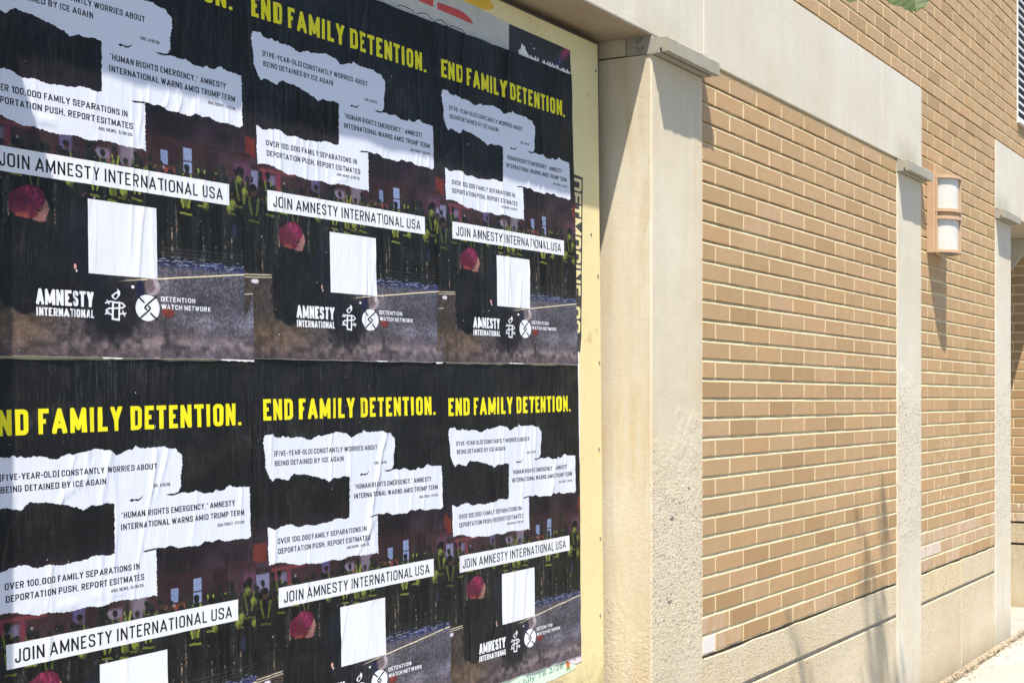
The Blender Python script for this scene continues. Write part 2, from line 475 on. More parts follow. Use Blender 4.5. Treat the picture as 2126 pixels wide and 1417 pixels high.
# panel between the first two piers
ZB = .618
w1 = thing('brick_wall', 'large tan brick panel between the nearest pillar and the middle pillar, no lamp on it', 'brick wall', (P1[1], 0, ZB))
def wash1(a, i):
    if i == 0: return (1.0 if a < P1[1]+.05 else rnd.choice([.12, .2, .3, .05]), 0, 0, 1)
    if i == 1 and a < P1[1]+.1: return (.32, 0, 0, 1)
    return (rnd.random()*.12, .15 if rnd.random() < .05 else 0, 0, 1)
mb = MB(); bed(mb, P1[1]-.003, P2[0]+.003, ZB, .0679, 30, .0055, .0125, ZL-.001)
part(mb, 'mortar', M['mortar'], w1)
BL = .2044
lay(w1, P1[1], P2[0], ZB, 30, .0679, 3.6130, lambda i: i % 2 == 1, wash=wash1)
BL = .2036
# panel with the lamp
w2 = thing('brick_wall', 'narrow tan brick panel carrying the lamp, white smears on its lowest courses', 'brick wall', (P2[1], 0, ZB))
CB = (ZT - ZB)/36
mb = MB(); bed(mb, P2[1]-.003, P3[0]+.003, ZB, CB, 36, .0050, .0115, ZT+.008)
part(mb, 'mortar', M['mortar'], w2)
def wash2(a, i):
    if i in (1, 2) and a < P2[1]+.25: return (.62 if i == 1 else .38, 0, 0, 1)
    if i < 3: return (rnd.choice([.15, .28, .36]), .1, 0, 1)
    if 4 <= i <= 9: return (.08, .9 if rnd.random() < .5 else .2, 0, 1)
    return (rnd.random()*.1, 0, 0, 1)
lay(w2, P2[1], P3[0], ZB, 36, CB, P2[1]-.0005, lambda i: i % 2 == 0, wash=wash2)
# upper wall above the beams, with the louvred opening
VX0, VX1, VZ0, VZ1 = 7.590, 8.60, 3.303, 4.75
w3 = thing('brick_wall', 'upper tan brick wall above the pale concrete beams, running up to the louvred vent', 'brick wall', (3.2, 0, ZT))
mb = MB()
bed(mb, 3.2, VX0, ZT, CB, 24, .0085, .0085, ZT+24.4*CB); mb.box(3.2, VX0, .002, .24, ZT+24.4*CB, 5.2)
bed(mb, VX0, 9.0, ZT, CB, 3, .0085, .0085, VZ0-.02)
mb.box(VX1, 9.0, .0042, .24, VZ0-.02, 5.2)
part(mb, 'mortar', M['mortar'], w3)
topz = lambda a: EYE + .335*(a*.9223 + DIST*.3866) + .12
lay(w3, 3.2, 9.0, ZT, 24, CB, P2[1]-.0005, lambda i: i % 2 == 0, hole=(VX0-.006, VX1, VZ0-.016, VZ1), top=topz)
# return wall in the doorway beyond the third pier, faces the camera
w4 = thing('brick_wall', 'brown brick side wall inside the opening past the third pillar, half in shade', 'brick wall', (8.53, 0, ZB))
w4['px'] = 8.53
mb = MB(); mb.box(8.5326, 8.60, .0, 1.24, ZB+.003, ZL-.003)
part(mb, 'mortar', M['mortar'], w4)
def wash4(a, i):
    if i == 0: return (.5, .8, 0, 1)
    if i == 1: return (.3, .9, 0, 1)
    return (0, 0, 0, 1)
lay(w4, -.0, .86, ZB, 29, CB, .290, lambda i: i % 2 == 0, rot=-math.pi/2, wash=wash4)

# ------------------------------------------------------------------ piers with caps
def grid_front(x0, x1, z0, z1, yf, amp, seed, cell=.012):
    """front face of a pier as a lightly uneven sheet with real hollows"""
    nx = max(2, int((x1-x0)/cell)); nz = max(2, int((z1-z0)/cell))
    V = []; Fc = []
    for j in range(nz+1):
        for i in range(nx+1):
            x = x0 + (x1-x0)*i/nx; z = z0 + (z1-z0)*j/nz
            e = min(i, nx-i)/2; e = min(1, e)
            y = yf + amp*e*(mnoise.noise(Vector((x*3+seed, 0, z*3))) + .5*mnoise.noise(Vector((x*14+seed, 3, z*14))))
            V.append((x, y, z))
    for j in range(nz):
        for i in range(nx):
            a = j*(nx+1)+i; Fc.append((a, a+1, a+nx+2, a+nx+1))
    return V, Fc

def pier(P, label, mat, depth=.245, first=False):
    x0, x1 = P; yf = -.003; zc = 2.6025; c_ = .005
    t = thing('stone_pillar', label, 'pillar', (x0, 0, 0), 'slim concrete pillars of the facade')
    mb = MB()
    V, Fc = grid_front(x0+c_, x1-c_, 0, zc-.004, yf, .0012, x0)
    mb.poly(V, Fc)
    mb.poly([(x0+c_, yf, 0), (x0+c_, yf, zc-.004), (x0, yf+c_, zc-.004), (x0, yf+c_, 0)], [(0, 1, 2, 3)])
    mb.poly([(x1-c_, yf, 0), (x1, yf+c_, 0), (x1, yf+c_, zc-.004), (x1-c_, yf, zc-.004)], [(0, 1, 2, 3)])
    mb.poly([(x0, yf+c_, 0), (x0, yf+c_, zc-.004), (x0, depth, zc-.004), (x0, depth, 0)], [(0, 1, 2, 3)])
    mb.poly([(x1, yf+c_, 0), (x1, depth, 0), (x1, depth, zc-.004), (x1, yf+c_, zc-.004)], [(0, 1, 2, 3)])
    mb.poly([(x0, yf+c_, zc-.004), (x0+c_, yf, zc-.004), (x1-c_, yf, zc-.004), (x1, yf+c_, zc-.004), (x1, depth, zc-.004), (x0, depth, zc-.004)], [(0, 1, 2, 3, 4, 5)])
    part(mb, 'shaft', mat, t)
    # cap with a drip groove under its nose
    p = .0673; g0, g1 = -.043, -.034
    prof = [(-p, zc), (g0, zc), (g0, zc+.013), (g1, zc+.013), (g1, zc-.001), (.090, zc-.001), (.090, ZL-.002), (-.0035, ZL-.002), (-.0035, ZL-.012), (-p+.004, ZL-.013), (-p, ZL-.017)]
    mb = MB(); n = len(prof)
    seg = 14; rows = []
    for s in range(seg+1):
        x = x0 - .001 + (x1-x0+.002)*s/seg
        row = []
        for q, (y, z) in enumerate(prof):
            jz = rnd.uniform(-.0012, .0012) if q in (9, 10, 0) else 0
            row.append((x, y + (rnd.uniform(-.0012, .0012) if q in (9, 10, 0) else 0), z + jz))
        rows.append(row)
    fs = [(s*n+q, s*n+(q+1) % n, (s+1)*n+(q+1) % n, (s+1)*n+q) for s in range(seg) for q in range(n)]
    fs += [tuple(range(n-1, -1, -1)), tuple(range(seg*n, seg*n+n))]
    mb.poly([v for r_ in rows for v in r_], fs)
    cap = part(mb, 'cap', M['cap'], t)
    mb = MB(); mb.box(x0+.001, x1-.001, .096, depth, zc+.002, ZL-.003)
    part(mb, 'bearing_block', M['stone'], t)
    return t
pA = pier(P1, 'nearest concrete pillar at the right edge of the posters, rough pitted lower face', M['pier'])
pB = pier(P2, 'middle slim concrete pillar between the two brick panels, just left of the lamp', M['pier_far'])
pC = pier(P3, 'farthest slim concrete pillar, right of the lamp, at the edge of the shaded opening', M['pier_far'])
pD = pier(P0, 'concrete pillar at the left end of the poster bay', M['pier'])
# broken spots on the first pier: dark patches laid on for the hollows' shade
mb = MB()
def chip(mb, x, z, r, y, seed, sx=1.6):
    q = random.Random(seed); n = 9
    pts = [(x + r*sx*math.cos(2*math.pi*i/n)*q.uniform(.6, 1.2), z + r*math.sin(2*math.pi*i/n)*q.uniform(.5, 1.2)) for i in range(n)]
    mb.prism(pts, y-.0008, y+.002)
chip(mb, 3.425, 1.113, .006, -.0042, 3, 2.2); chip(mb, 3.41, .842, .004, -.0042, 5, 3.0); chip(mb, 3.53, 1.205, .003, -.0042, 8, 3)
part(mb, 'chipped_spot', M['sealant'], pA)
mb = MB()
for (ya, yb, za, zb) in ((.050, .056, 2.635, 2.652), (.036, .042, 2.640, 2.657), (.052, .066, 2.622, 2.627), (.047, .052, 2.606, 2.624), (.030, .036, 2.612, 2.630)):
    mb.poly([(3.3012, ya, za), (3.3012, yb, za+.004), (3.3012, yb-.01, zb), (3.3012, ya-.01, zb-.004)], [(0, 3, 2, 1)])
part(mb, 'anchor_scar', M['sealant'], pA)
mb = MB(); mb.tube([(3.3014, -.018, 2.5985), (3.3020, .012, 2.598), (3.301, .04, 2.6015)], .0018, 5)
part(mb, 'wire_stub', M['sealant'], pA)

# ------------------------------------------------------------------ beams
def beam(name, label, x0, x1, joints, depth):
    t = thing(name, label, 'beam', (x0, 0, ZL), 'pale concrete beams over the bays')
    xs_ = [x0] + joints + [x1]
    for a, b_ in zip(xs_[:-1], xs_[1:]):
        mb = MB(); mb.box(a + (.0015 if a != x0 else 0), b_ - (.0015 if b_ != x1 else 0), -.005, depth, ZL, ZT-.004, .003)
        part(mb, 'beam_stone', M['lintel'], t)
    mb = MB(); mb.box(x0+.002, x1-.002, .002, depth-.002, ZL+.002, ZT-.008); part(mb, 'joint_mortar', M['mortar'], t)
    return t
b1 = beam('concrete_beam', 'long pale concrete beam over the poster bay and the first brick panel', -.4, P2[1], [1.08, P1[1]], .245)
b2 = beam('concrete_beam', 'cut-off pale concrete beam resting on the farthest pillar, below the louvred vent', P3[0], 10.2, [], .35)
# soffit lining of the poster bay (darker than the beam, with more ochre) and of the far opening
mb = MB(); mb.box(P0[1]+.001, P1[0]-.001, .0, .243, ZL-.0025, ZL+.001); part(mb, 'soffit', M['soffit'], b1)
mb = MB(); mb.box(P3[1]+.001, 8.528, .0, .100, ZL-.0025, ZL+.001); mb.box(P3[1]+.001, 8.528, .104, 1.24, ZL-.0025, ZL+.001)
part(mb, 'soffit', M['stone'], b2)
# splayed haunch stone at the top of the return wall
h = MB()
pts = [(.0, ZL-.004), (.0, 2.84-.0), (.0, 2.80)]
X0, X1 = 8.505, 8.5295
prof = [(-.0, ZL-.004), (-.0, 2.655), (.06, 2.655), (.213, 2.577), (.36, 2.385), (.50, 2.30), (.50, ZL-.004)]
prof = [(.02, ZL-.004), (.10, 2.62), (.195, 2.577), (.305, 2.437), (.42, 2.30), (.60, 2.30), (.60, ZL-.004)]
n = len(prof)
h.poly([(X0, y, z) for y, z in prof] + [(X1, y, z) for y, z in prof], [tuple(range(n)), tuple(range(2*n-1, n-1, -1))] + [(i, n+i, n+(i+1) % n, (i+1) % n) for i in range(n)])
part(h, 'haunch_stone', M['lintel'], b2)

# ------------------------------------------------------------------ plinths
GZ0, GZ1 = .450, .4675
def plinth(label, x0, x1, splits, gapj):
    t = thing('stone_plinth', label, 'stone base', (x0, 0, 0), 'low stone bases under the brick')
    xs_ = [x0] + splits + [x1]
    for a, b_ in zip(xs_[:-1], xs_[1:]):
        aa, bb = a + .003, b_ - .003
        for nm_, za, zb in (('upper_band', GZ1, ZB-.010), ('lower_block', 0, GZ0)):
            mb = MB(); n_ = max(2, int((bb-aa)/.09)); pts = []
            for i in range(n_+1):
                x = aa + (bb-aa)*i/n_
                jt = rnd.uniform(-.003, .003)*gapj if nm_ == 'upper_band' else rnd.uniform(-.0008, .0008)
                jb = rnd.uniform(-.0008, .0008)
                pts.append((x, za+jb, zb+jt))
            V = []; Fc = []
            for x, z0_, z1_ in pts:
                V += [(x, .003, z0_), (x, 0, z0_+.003), (x, 0, z1_-.003), (x, .003, z1_), (x, .2, z1_), (x, .2, z0_)]
            for i in range(n_):
                for q in range(6): Fc.append((i*6+q, (i+1)*6+q, (i+1)*6+(q+1) % 6, i*6+(q+1) % 6))
            Fc += [(0, 1, 2, 3, 4, 5), tuple(n_*6+q for q in (5, 4, 3, 2, 1, 0))]
            mb.poly(V, Fc); part(mb, nm_, M['rough'] if (nm_ == 'upper_band' and splits and a == x0) else M['plinth'], t)
    mb = MB(); mb.box(x0+.001, x1-.001, .010, .19, GZ0-.02, GZ1+.02); part(mb, 'groove_backing', M['groove'], t)
    mb = MB()
    for s_ in splits: mb.box(s_-.0045, s_+.0045, -.0004, .18, .002, GZ0-.001); mb.box(s_-.0045, s_+.0045, -.0004, .18, GZ1+.001, ZB-.014)
    if splits: part(mb, 'joint_mortar', M['mortar'], t)
    mb = MB(); mb.box(x0+.001, x1-.001, .03, .2, ZB-.02, ZB+.002); part(mb, 'gap_backing', M['dark'], t)
    return t
plinth('low concrete base under the large brick panel, streaked by soft branch shadows', P1[1], P2[0], [], 1.0)
plinth('low concrete base in two blocks under the brick panel with the lamp', P2[1], P3[0], [6.447], 1.0)
t = thing('stone_plinth', 'low concrete base of the side wall inside the far opening', 'stone base', (8.53, 0, 0), 'low stone bases under the brick')
mb = MB(); mb.box(8.531, 8.60, 0, 1.24, GZ1, ZB-.012); part(mb, 'upper_band', M['plinth'], t)
mb = MB(); mb.box(8.531, 8.60, 0, 1.24, 0, GZ0); part(mb, 'lower_block', M['plinth'], t)
mb = MB(); mb.box(8.56, 8.598, 0, 1.24, GZ0-.01, GZ1+.01); mb.box(8.56, 8.598, .001, 1.239, ZB-.02, ZB+.004); part(mb, 'groove_backing', M['dark'], t)

# ------------------------------------------------------------------ louvred vent
lv = thing('louvred_vent', 'louvred vent with thin white slats over a black void, high at the right edge', 'vent', (VX0, 0, VZ0))
fr = MB(); ft = .012
fr.box(VX0, VX0+ft, -.004, .16, VZ0, VZ1); fr.box(VX1-ft, VX1, -.004, .16, VZ0, VZ1)
fr.box(VX0+ft, VX1-ft, -.004, .16, VZ1-ft, VZ1)
part(fr, 'frame', M['white_metal'], lv)
mb = MB(); mb.box(VX0-.004, VX1+.004, -.022, .16, VZ0-.019, VZ0-.001); part(mb, 'sill', M['white_metal'], lv)
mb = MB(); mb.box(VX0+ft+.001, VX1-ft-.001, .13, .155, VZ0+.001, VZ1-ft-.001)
part(mb, 'void_shade', flat('black_void_shade', (.012, .012, .013), .6), lv)  # black sheet behind the slats, the void's shade put into its colour
smb = MB(); L0 = VX1-VX0-2*ft-.004
smb.box(0, L0, 0, .009, 0, .0105, .001)
sm_ = smb.mesh('slat', M['white_metal'])
for i in range(27):
    o = link('slat', sm_, lv); o.location = (ft+.002, .004, .022 + i*.0515)

# ------------------------------------------------------------------ wall lamp
lx0, lx1 = 5.881, 6.101; lc = (lx0+lx1)/2; zb, zt = 2.257, 2.655
lamp = thing('wall_lamp', 'terracotta wall lamp with two white half-round diffusers, right of the middle pillar', 'wall lamp', (lc, 0, zb))
bk = .042; rr = .103
def arc(r, y0, n=20, sx=1.0): return [(lc + r*sx*math.cos(math.pi + math.pi*i/n), y0 + r*math.sin(math.pi + math.pi*i/n)) for i in range(n+1)]
mb = MB(); mb.box(lx0, lx1, -bk, -.001, zb, zt, .004); part(mb, 'back_box', M['copper'], lamp)
def ring(mb, r0, r1, z0, z1, solid=False, n=20):
    A_, B_ = arc(r1, -bk-.0005, n), arc(r0, -bk-.0005, n)
    V = [(x, y, z0) for x, y in A_] + [(x, y, z1) for x, y in A_] + [(x, y, z0) for x, y in B_] + [(x, y, z1) for x, y in B_]
    k_ = n+1; Fc = []
    for i in range(n):
        Fc += [(i, i+1, k_+i+1, k_+i), (2*k_+i+1, 2*k_+i, 3*k_+i, 3*k_+i+1), (k_+i, k_+i+1, 3*k_+i+1, 3*k_+i), (2*k_+i, 2*k_+i+1, i+1, i)]
    mb.poly(V, Fc)
def disc(mb, r, z0, z1, n=20):
    A_ = arc(r, -bk-.0005, n); k_ = n+1
    V = [(x, y, z0) for x, y in A_] + [(x, y, z1) for x, y in A_]
    Fc = [tuple(range(k_-1, -1, -1)), tuple(range(k_, 2*k_))] + [(i, i+1, k_+i+1, k_+i) for i in range(n)] + [(n, 0, k_, 2*k_-1)]
    mb.poly(V, Fc)
for nm_, z0_, z1_ in (('top_ring', zt-.016, zt), ('bottom_ring', zb, zb+.014), ('middle_ring', 2.466, 2.482), ('middle_ring', 2.428, 2.444)):
    mb = MB(); ring(mb, rr-.013, rr, z0_, z1_); part(mb, nm_, M['copper'], lamp)
mb = MB(); disc(mb, rr-.0135, zt-.010, zt-.003); part(mb, 'top_plate', M['copper'], lamp)
mb = MB(); disc(mb, rr-.0135, zb+.002, zb+.006); part(mb, 'bottom_plate', M['sealant'], lamp)
mb = MB(); disc(mb, rr-.018, 2.4445, 2.4655); part(mb, 'middle_plate', M['copper'], lamp)
for a in (184, 287, 356):
    a = math.radians(a); x, y = lc + (rr-.006)*math.cos(a), -bk + (rr-.006)*math.sin(a)
    mb = MB()
    for z0_, z1_ in ((zb+.0145, 2.4275), (2.4825, zt-.0165)):
        mb.box(x-.006, x+.006, y-.0055, y+.0055, z0_, z1_, .001)
    mb.box(x-.005, x+.005, y-.0045, y+.0045, 2.4445, 2.4655)
    part(mb, 'upright', M['copper'], lamp)
for z0_, z1_ in ((zb+.0065, 2.4440), (2.4660, zt-.0105)):
    mb = MB(); disc(mb, rr-.0145, z0_+.0005, z1_-.0005, 28); part(mb, 'diffuser', M['opal'], lamp, smooth=False)
mb = MB(); mb.tube([(lc-.07, -.03, zb-.001), (lc-.07, -.03, zb-.008)], .006, 8); part(mb, 'screw', M['sealant'], lamp)
mb = MB(); mb.tube([(lc, -.1, zb-.001), (lc, -.1, zb-.006)], .004, 8)
part(mb, 'screw', M['sealant'], lamp)

# ------------------------------------------------------------------ poster board
board = thing('notice_board', 'pale yellow painted board filling the bay behind the posters', 'board', (P0[1], R, .1))
mb = MB()
EDG = [(3.2777, 0.06), (3.2703, 0.6152), (3.2442, 2.1881), (3.2349, 2.6271)]  # edge and nail values scaled about the camera when the board came nearer
TOPB = 2.6271
f_ = [(P0[1]+.02, .06)] + EDG + [(P0[1]+.02, TOPB)]
mb.poly([(x_, R, z_) for x_, z_ in f_] + [(x_-(.0 if i_ in (0, 5) else .002), R+.018, z_) for i_, (x_, z_) in enumerate(f_)],
        [(0, 1, 2, 3, 4, 5), (11, 10, 9, 8, 7, 6)] + [(i_, 6+i_, 6+(i_+1) % 6, (i_+1) % 6) for i_ in range(6)])
V, Fc = [], []
part(mb, 'panel', M['board'], board)
mb = MB(); mb.box(P0[1]+.004, P1[0]-.004, .196, .215, .0, ZL-.006); part(mb, 'backing_frame', M['sealant'], board)
for x_, z_ in ((3.2437, 1.8932), (3.2506, 1.6179), (3.2492, 1.3427), (3.2565, 1.0576), (3.2305, 2.5421), (3.256, 0.8118), (3.2069, 2.021)):
    mb = MB(); mb.tube([(x_-.006, R-.0022, z_), (x_-.006, R+.004, z_)], .0038, 8); part(mb, 'nail_head', M['sealant'], board)

# ------------------------------------------------------------------ painting of the poster print (drawn here with numpy)
PW, PH = .62, .912        # print units
PPM = 2000
IW, IH = int(PW*PPM), int(PH*PPM)
rs = np.random.RandomState(4)
img = np.zeros((IH, IW, 3), np.float32)
yy, xx = np.mgrid[0:IH, 0:IW].astype(np.float32)
U = (xx+.5)/PPM; Vv = (yy+.5)/PPM
def vn(cx, cy, seed=0):
    r = np.random.RandomState(seed)
    gx, gy = int(PW/cx)+3, int(PH/cy)+3
    g_ = r.rand(gy, gx).astype(np.float32)
    fx, fy = U/cx, Vv/cy; ix, iy = fx.astype(int), fy.astype(int); tx, ty = fx-ix, fy-iy
    tx, ty = tx*tx*(3-2*tx), ty*ty*(3-2*ty)
    return (g_[iy, ix]*(1-tx)*(1-ty) + g_[iy, ix+1]*tx*(1-ty) + g_[iy+1, ix]*(1-tx)*ty + g_[iy+1, ix+1]*tx*ty)
def C(*c): return np.array(c, np.float32)/255
def blend(mask, col):
    global img
    img += (col - img)*mask[..., None]
def ss(a, b_, x): t = np.clip((x-a)/(b_-a), 0, 1); return t*t*(3-2*t)
img[:] = C(18, 19, 21)
n1, n2, n3 = vn(.012, .012, 1), vn(.05, .04, 2), vn(.004, .004, 3)
blend(ss(.60, .45, Vv)*.9, C(48, 30, 46)*(0.6+.7*n2[..., None]))
bldg = ss(.49, .43, Vv)*ss(.17, .25, Vv)
blend(bldg, C(74, 46, 52)*(.55+.6*vn(.08, .3, 5)[..., None]))
def rect(x0, x1, v0, v1, col, soft=.0015, a=1.):
    i0, i1 = max(0, int((v0-.01)*PPM)), min(IH, int((v1+.01)*PPM)); j0, j1 = max(0, int((x0-.01)*PPM)), min(IW, int((x1+.01)*PPM))
    u, v = U[i0:i1, j0:j1], Vv[i0:i1, j0:j1]
    m_ = ss(x0-soft, x0+soft, u)*ss(x1+soft, x1-soft, u)*ss(v0-soft, v0+soft, v)*ss(v1+soft, v1-soft, v)*a
    s_ = img[i0:i1, j0:j1]; s_ += (col-s_)*m_[..., None]
def ell(cx, cy, rx, ry, col, soft=.15, a=1., ang=0.):
    r_ = max(rx, ry)*1.3
    i0, i1 = max(0, int((cy-r_)*PPM)), min(IH, int((cy+r_)*PPM)); j0, j1 = max(0, int((cx-r_)*PPM)), min(IW, int((cx+r_)*PPM))
    if i1 <= i0 or j1 <= j0: return
    u, v = U[i0:i1, j0:j1]-cx, Vv[i0:i1, j0:j1]-cy
    ca_, sa_ = math.cos(ang), math.sin(ang); u, v = u*ca_+v*sa_, -u*sa_+v*ca_
    d_ = np.sqrt((u/rx)**2+(v/ry)**2) + (n1[i0:i1, j0:j1]-.5)*.25
    m_ = ss(1+soft, 1-soft, d_)*a
    s_ = img[i0:i1, j0:j1]; s_ += (col-s_)*m_[..., None]
def line(x0, v0, x1, v1, w_, col, a=1., wav=0.):
    i0, i1 = max(0, int((min(v0, v1)-.01)*PPM)), min(IH, int((max(v0, v1)+.01)*PPM)); j0, j1 = max(0, int((min(x0, x1)-.005)*PPM)), min(IW, int((max(x0, x1)+.005)*PPM))
    u, v = U[i0:i1, j0:j1], Vv[i0:i1, j0:j1]
    dx, dy = x1-x0, v1-v0; l_ = math.hypot(dx, dy); t_ = np.clip(((u-x0)*dx+(v-v0)*dy)/l_**2, 0, 1)
    d_ = np.hypot(u-x0-t_*dx, v-v0-t_*dy) + wav*(n3[i0:i1, j0:j1]-.5)
    m_ = ss(w_*.5+.0006, w_*.5-.0006, d_)*a
    s_ = img[i0:i1, j0:j1]; s_ += (col-s_)*m_[..., None]
# buildings, doors and windows behind the crowd
rect(-.01, .034, .452, .495, C(118, 38, 32), .004); rect(-.01, .05, .440, .452, C(70, 50, 62), .003)
rect(.604, .63, .452, .50, C(118, 38, 32), .004)
rect(.046, .062, .36, .43, C(132, 40, 60), .002); rect(.088, .100, .36, .425, C(120, 42, 62), .002); rect(.046, .14, .425, .434, C(120, 50, 60), .003)
rect(.0, .040, .385, .425, C(120, 120, 160), .003); rect(.062, .088, .37, .42, C(110, 96, 130), .004)
rect(.190, .214, .36, .44, C(84, 72, 120), .004); rect(.255, .29, .35, .415, C(128, 112, 140), .006); rect(.31, .345, .385, .43, C(120, 105, 125), .006)
rect(.400, .417, .405, .435, C(118, 140, 190), .0015); rect(.452, .472, .395, .448, C(130, 150, 200), .0015); rect(.452, .472, .418, .421, C(60, 50, 60), .001)
rect(.405, .44, .375, .400, C(150, 60, 44), .006); rect(.368, .62, .452, .462, C(54, 30, 34), .004)
rect(.50, .535, .36, .46, C(44, 26, 32), .003); rect(.575, .62, .36, .44, C(90, 50, 78), .006)
# crowd
rr_ = random.Random(11)
n4, n5 = vn(.006, .010, 21), vn(.0025, .004, 22)
blend(ss(.400, .360, Vv)*ss(.175, .20, Vv)*.92, C(66, 66, 62)*(.30+1.0*n4[..., None])*(.55+.9*n5[..., None]))
# pebbly ground and debris glimpsed between the legs
blend(ss(.30, .27, Vv)*ss(.195, .215, Vv)*ss(.50, .62, n4*.6+n5*.4), C(138, 112, 92)*(.5+.8*n5[..., None]))
def figure(x, h, sc, tone, vest):
    dk = C(*[c_*tone for c_ in (23, 26, 25)])
    lg = .010*sc
    for sx in (-1, 1):
        line(x+sx*.004*sc, h-.075*sc, x+sx*(.006+.004*rr_.random())*sc, .195+rr_.uniform(-.004, .008), lg, dk, .95, .002)
    ell(x, h-.050*sc, .0125*sc, .034*sc, dk, .12, .97)
    ell(x, h-.008*sc, .0058*sc, .0085*sc, C(*rr_.choice([(30, 27, 28), (74, 48, 40), (24, 26, 32), (48, 34, 30), (20, 20, 22)])), .2)
    ell(x-.001, h-.003*sc, .0066*sc, .0060*sc, dk, .2)
    a_ = rr_.uniform(-.016, .016)
    line(x-.010*sc, h-.030*sc, x-.013*sc+a_*.5, h-.062*sc, .005*sc, dk, .9); line(x+.010*sc, h-.030*sc, x+.012*sc+a_, h-.058*sc, .005*sc, dk, .9)
    if vest:
        lm_ = C(*rr_.choice([(150, 160, 44), (120, 132, 38), (92, 104, 36), (168, 178, 50)]))
        line(x-.009*sc, h-.020*sc, x-.004*sc, h-.046*sc, .0042*sc, lm_, .85, .003); line(x+.009*sc, h-.020*sc, x+.005*sc, h-.046*sc, .0042*sc, lm_, .85, .003)
        line(x-.009*sc, h-.056*sc, x+.009*sc, h-.058*sc, .0040*sc, lm_*.9, .8, .003)
        if rr_.random() < .6: ell(x+rr_.uniform(-.006, .006)*sc, h-.040*sc, .0055*sc, .010*sc, lm_*.75, .5, .7, rr_.uniform(-.6, .6))
for i in range(34):
    figure(i*.0195-.01+rr_.uniform(-.007, .007), rr_.uniform(.395, .425), rr_.uniform(.75, 1.0), rr_.uniform(.9, 1.7), rr_.random() < .45)
for i in range(22):
    figure(i*.030-.01+rr_.uniform(-.010, .010), rr_.uniform(.375, .405), rr_.uniform(.95, 1.25), rr_.uniform(.5, 1.1), rr_.random() < .55)
figure(.592, .425, 1.5, .7, True); figure(.455, .385, 1.35, .6, True); figure(.527, .392, 1.3, .5, False); figure(.028, .39, 1.4, .8, True)
for x, v in ((.318, .333), (.503, .333), (.572, .345), (.208, .34), (.606, .325), (.603, .375), (.588, .40), (.562, .333)):
    ell(x, v, .0075, .0095, C(140, 152, 44), .4, .9, .5); ell(x+.004, v-.007, .004, .006, C(60, 66, 30), .4, .8)
for i in range(60):
    x, v = rr_.uniform(0, .62), rr_.uniform(.22, .41)
    ell(x, v, rr_.uniform(.0008, .003), rr_.uniform(.0008, .004), C(*rr_.choice([(150, 56, 36), (110, 104, 150), (176, 168, 180), (140, 90, 70), (60, 66, 120)])), .5, .75, rr_.uniform(-1, 1))
line(.576, .315, .590, .255, .0016, C(16, 16, 22), .9); ell(.575, .285, .007, .018, C(50, 52, 104), .5, .6)
# road
rmask = ss(.202, .190, Vv)
rx = np.clip(U/.62, 0, 1)
road = C(62, 52, 46)*(1-rx[..., None]) + C(98, 97, 116)*rx[..., None]
road = road*(.62+.5*n2[..., None])*(.8+.4*n3[..., None])
blend(rmask, road)
blend(rmask*ss(.10, .02, Vv)*.5, C(100, 80, 84)*(.5+.9*n1[..., None]))
blend(ss(.055, .03, Vv)*ss(.012, .03, Vv)*ss(.1, .3, U)*.6*n1, C(160, 140, 140))
blend(ss(.20, .12, U)*ss(.11, .07, Vv)*ss(.0, .05, Vv)*.5, C(112, 86, 60)*(.6+.6*n1[..., None]))
blend((ss(.212, .206, Vv)*ss(.188, .196, Vv)*ss(.36, .42, U))*(.3+.7*n1), C(48, 54, 110))
for i in range(90):
    x = rr_.uniform(.38, .62); v = rr_.gauss(.203, .004); ell(x, v, rr_.uniform(.001, .006), .0008, C(170, 180, 225), .4, .7)
for i in range(160):
    x = rr_.uniform(0, .62); v = rr_.uniform(.0, .18); ell(x, v, .0009, .0008, C(190, 180, 180), .4, .6)
for v in (.222, .231, .215): line(.40, v, .62, v+rr_.uniform(-.003, .003), .0018, C(90, 86, 96), .5)
line(.30, .154, .345, .160, .0022, C(214, 196, 160)); line(.345, .160, .622, .1935, .0026, C(226, 208, 168), 1., .001)
line(.0, .1895, .078, .1935, .0022, C(200, 186, 160)); line(.0, .1835, .078, .188, .0020, C(200, 186, 160)); line(.0, .1445, .022, .147, .0022, C(190, 176, 150))
line(.19, .188, .212, .190, .0022, C(200, 186, 160)); line(.19, .1815, .212, .183, .0022, C(200, 186, 160))
ell(.028, .176, .010, .0055, C(196, 190, 205), .3)
# dark mass behind the square and the seated woman with pink hair, seen from behind
ell(.245, .215, .052, .085, C(24, 29, 44), .15); ell(.22, .17, .05, .08, C(20, 22, 32), .2)
ell(.29, .10, .06, .07, C(20, 20, 28), .35, .9)
ell(.135, .19, .056, .078, C(15, 16, 18), .06); ell(.120, .14, .050, .058, C(15, 16, 18), .08); ell(.175, .17, .035, .055, C(19, 22, 24), .12)
ell(.137, .245, .034, .024, C(16, 17, 19), .1); line(.150, .262, .165, .200, .0012, C(44, 44, 46), .6, .002); line(.118, .24, .112, .13, .0012, C(34, 34, 36), .6, .003); ell(.19, .125, .05, .04, C(16, 17, 20), .3)
hn1 = n1; n1 = n1*0 + .5                                       # crisp outlines for the figure
ell(.150, .262, .013, .012, C(150, 96, 88), .15); ell(.160, .282, .0085, .018, C(168, 108, 100), .12); ell(.1675, .281, .0025, .0035, C(168, 108, 100), .2)
ell(.136, .299, .0265, .0225, C(112, 24, 58), .07); ell(.117, .287, .0225, .0245, C(104, 22, 50), .07, 1., .35); ell(.103, .279, .008, .013, C(104, 24, 44), .15)
ell(.126, .270, .022, .012, C(106, 26, 44), .15); ell(.119, .263, .013, .0065, C(136, 54, 50), .25)
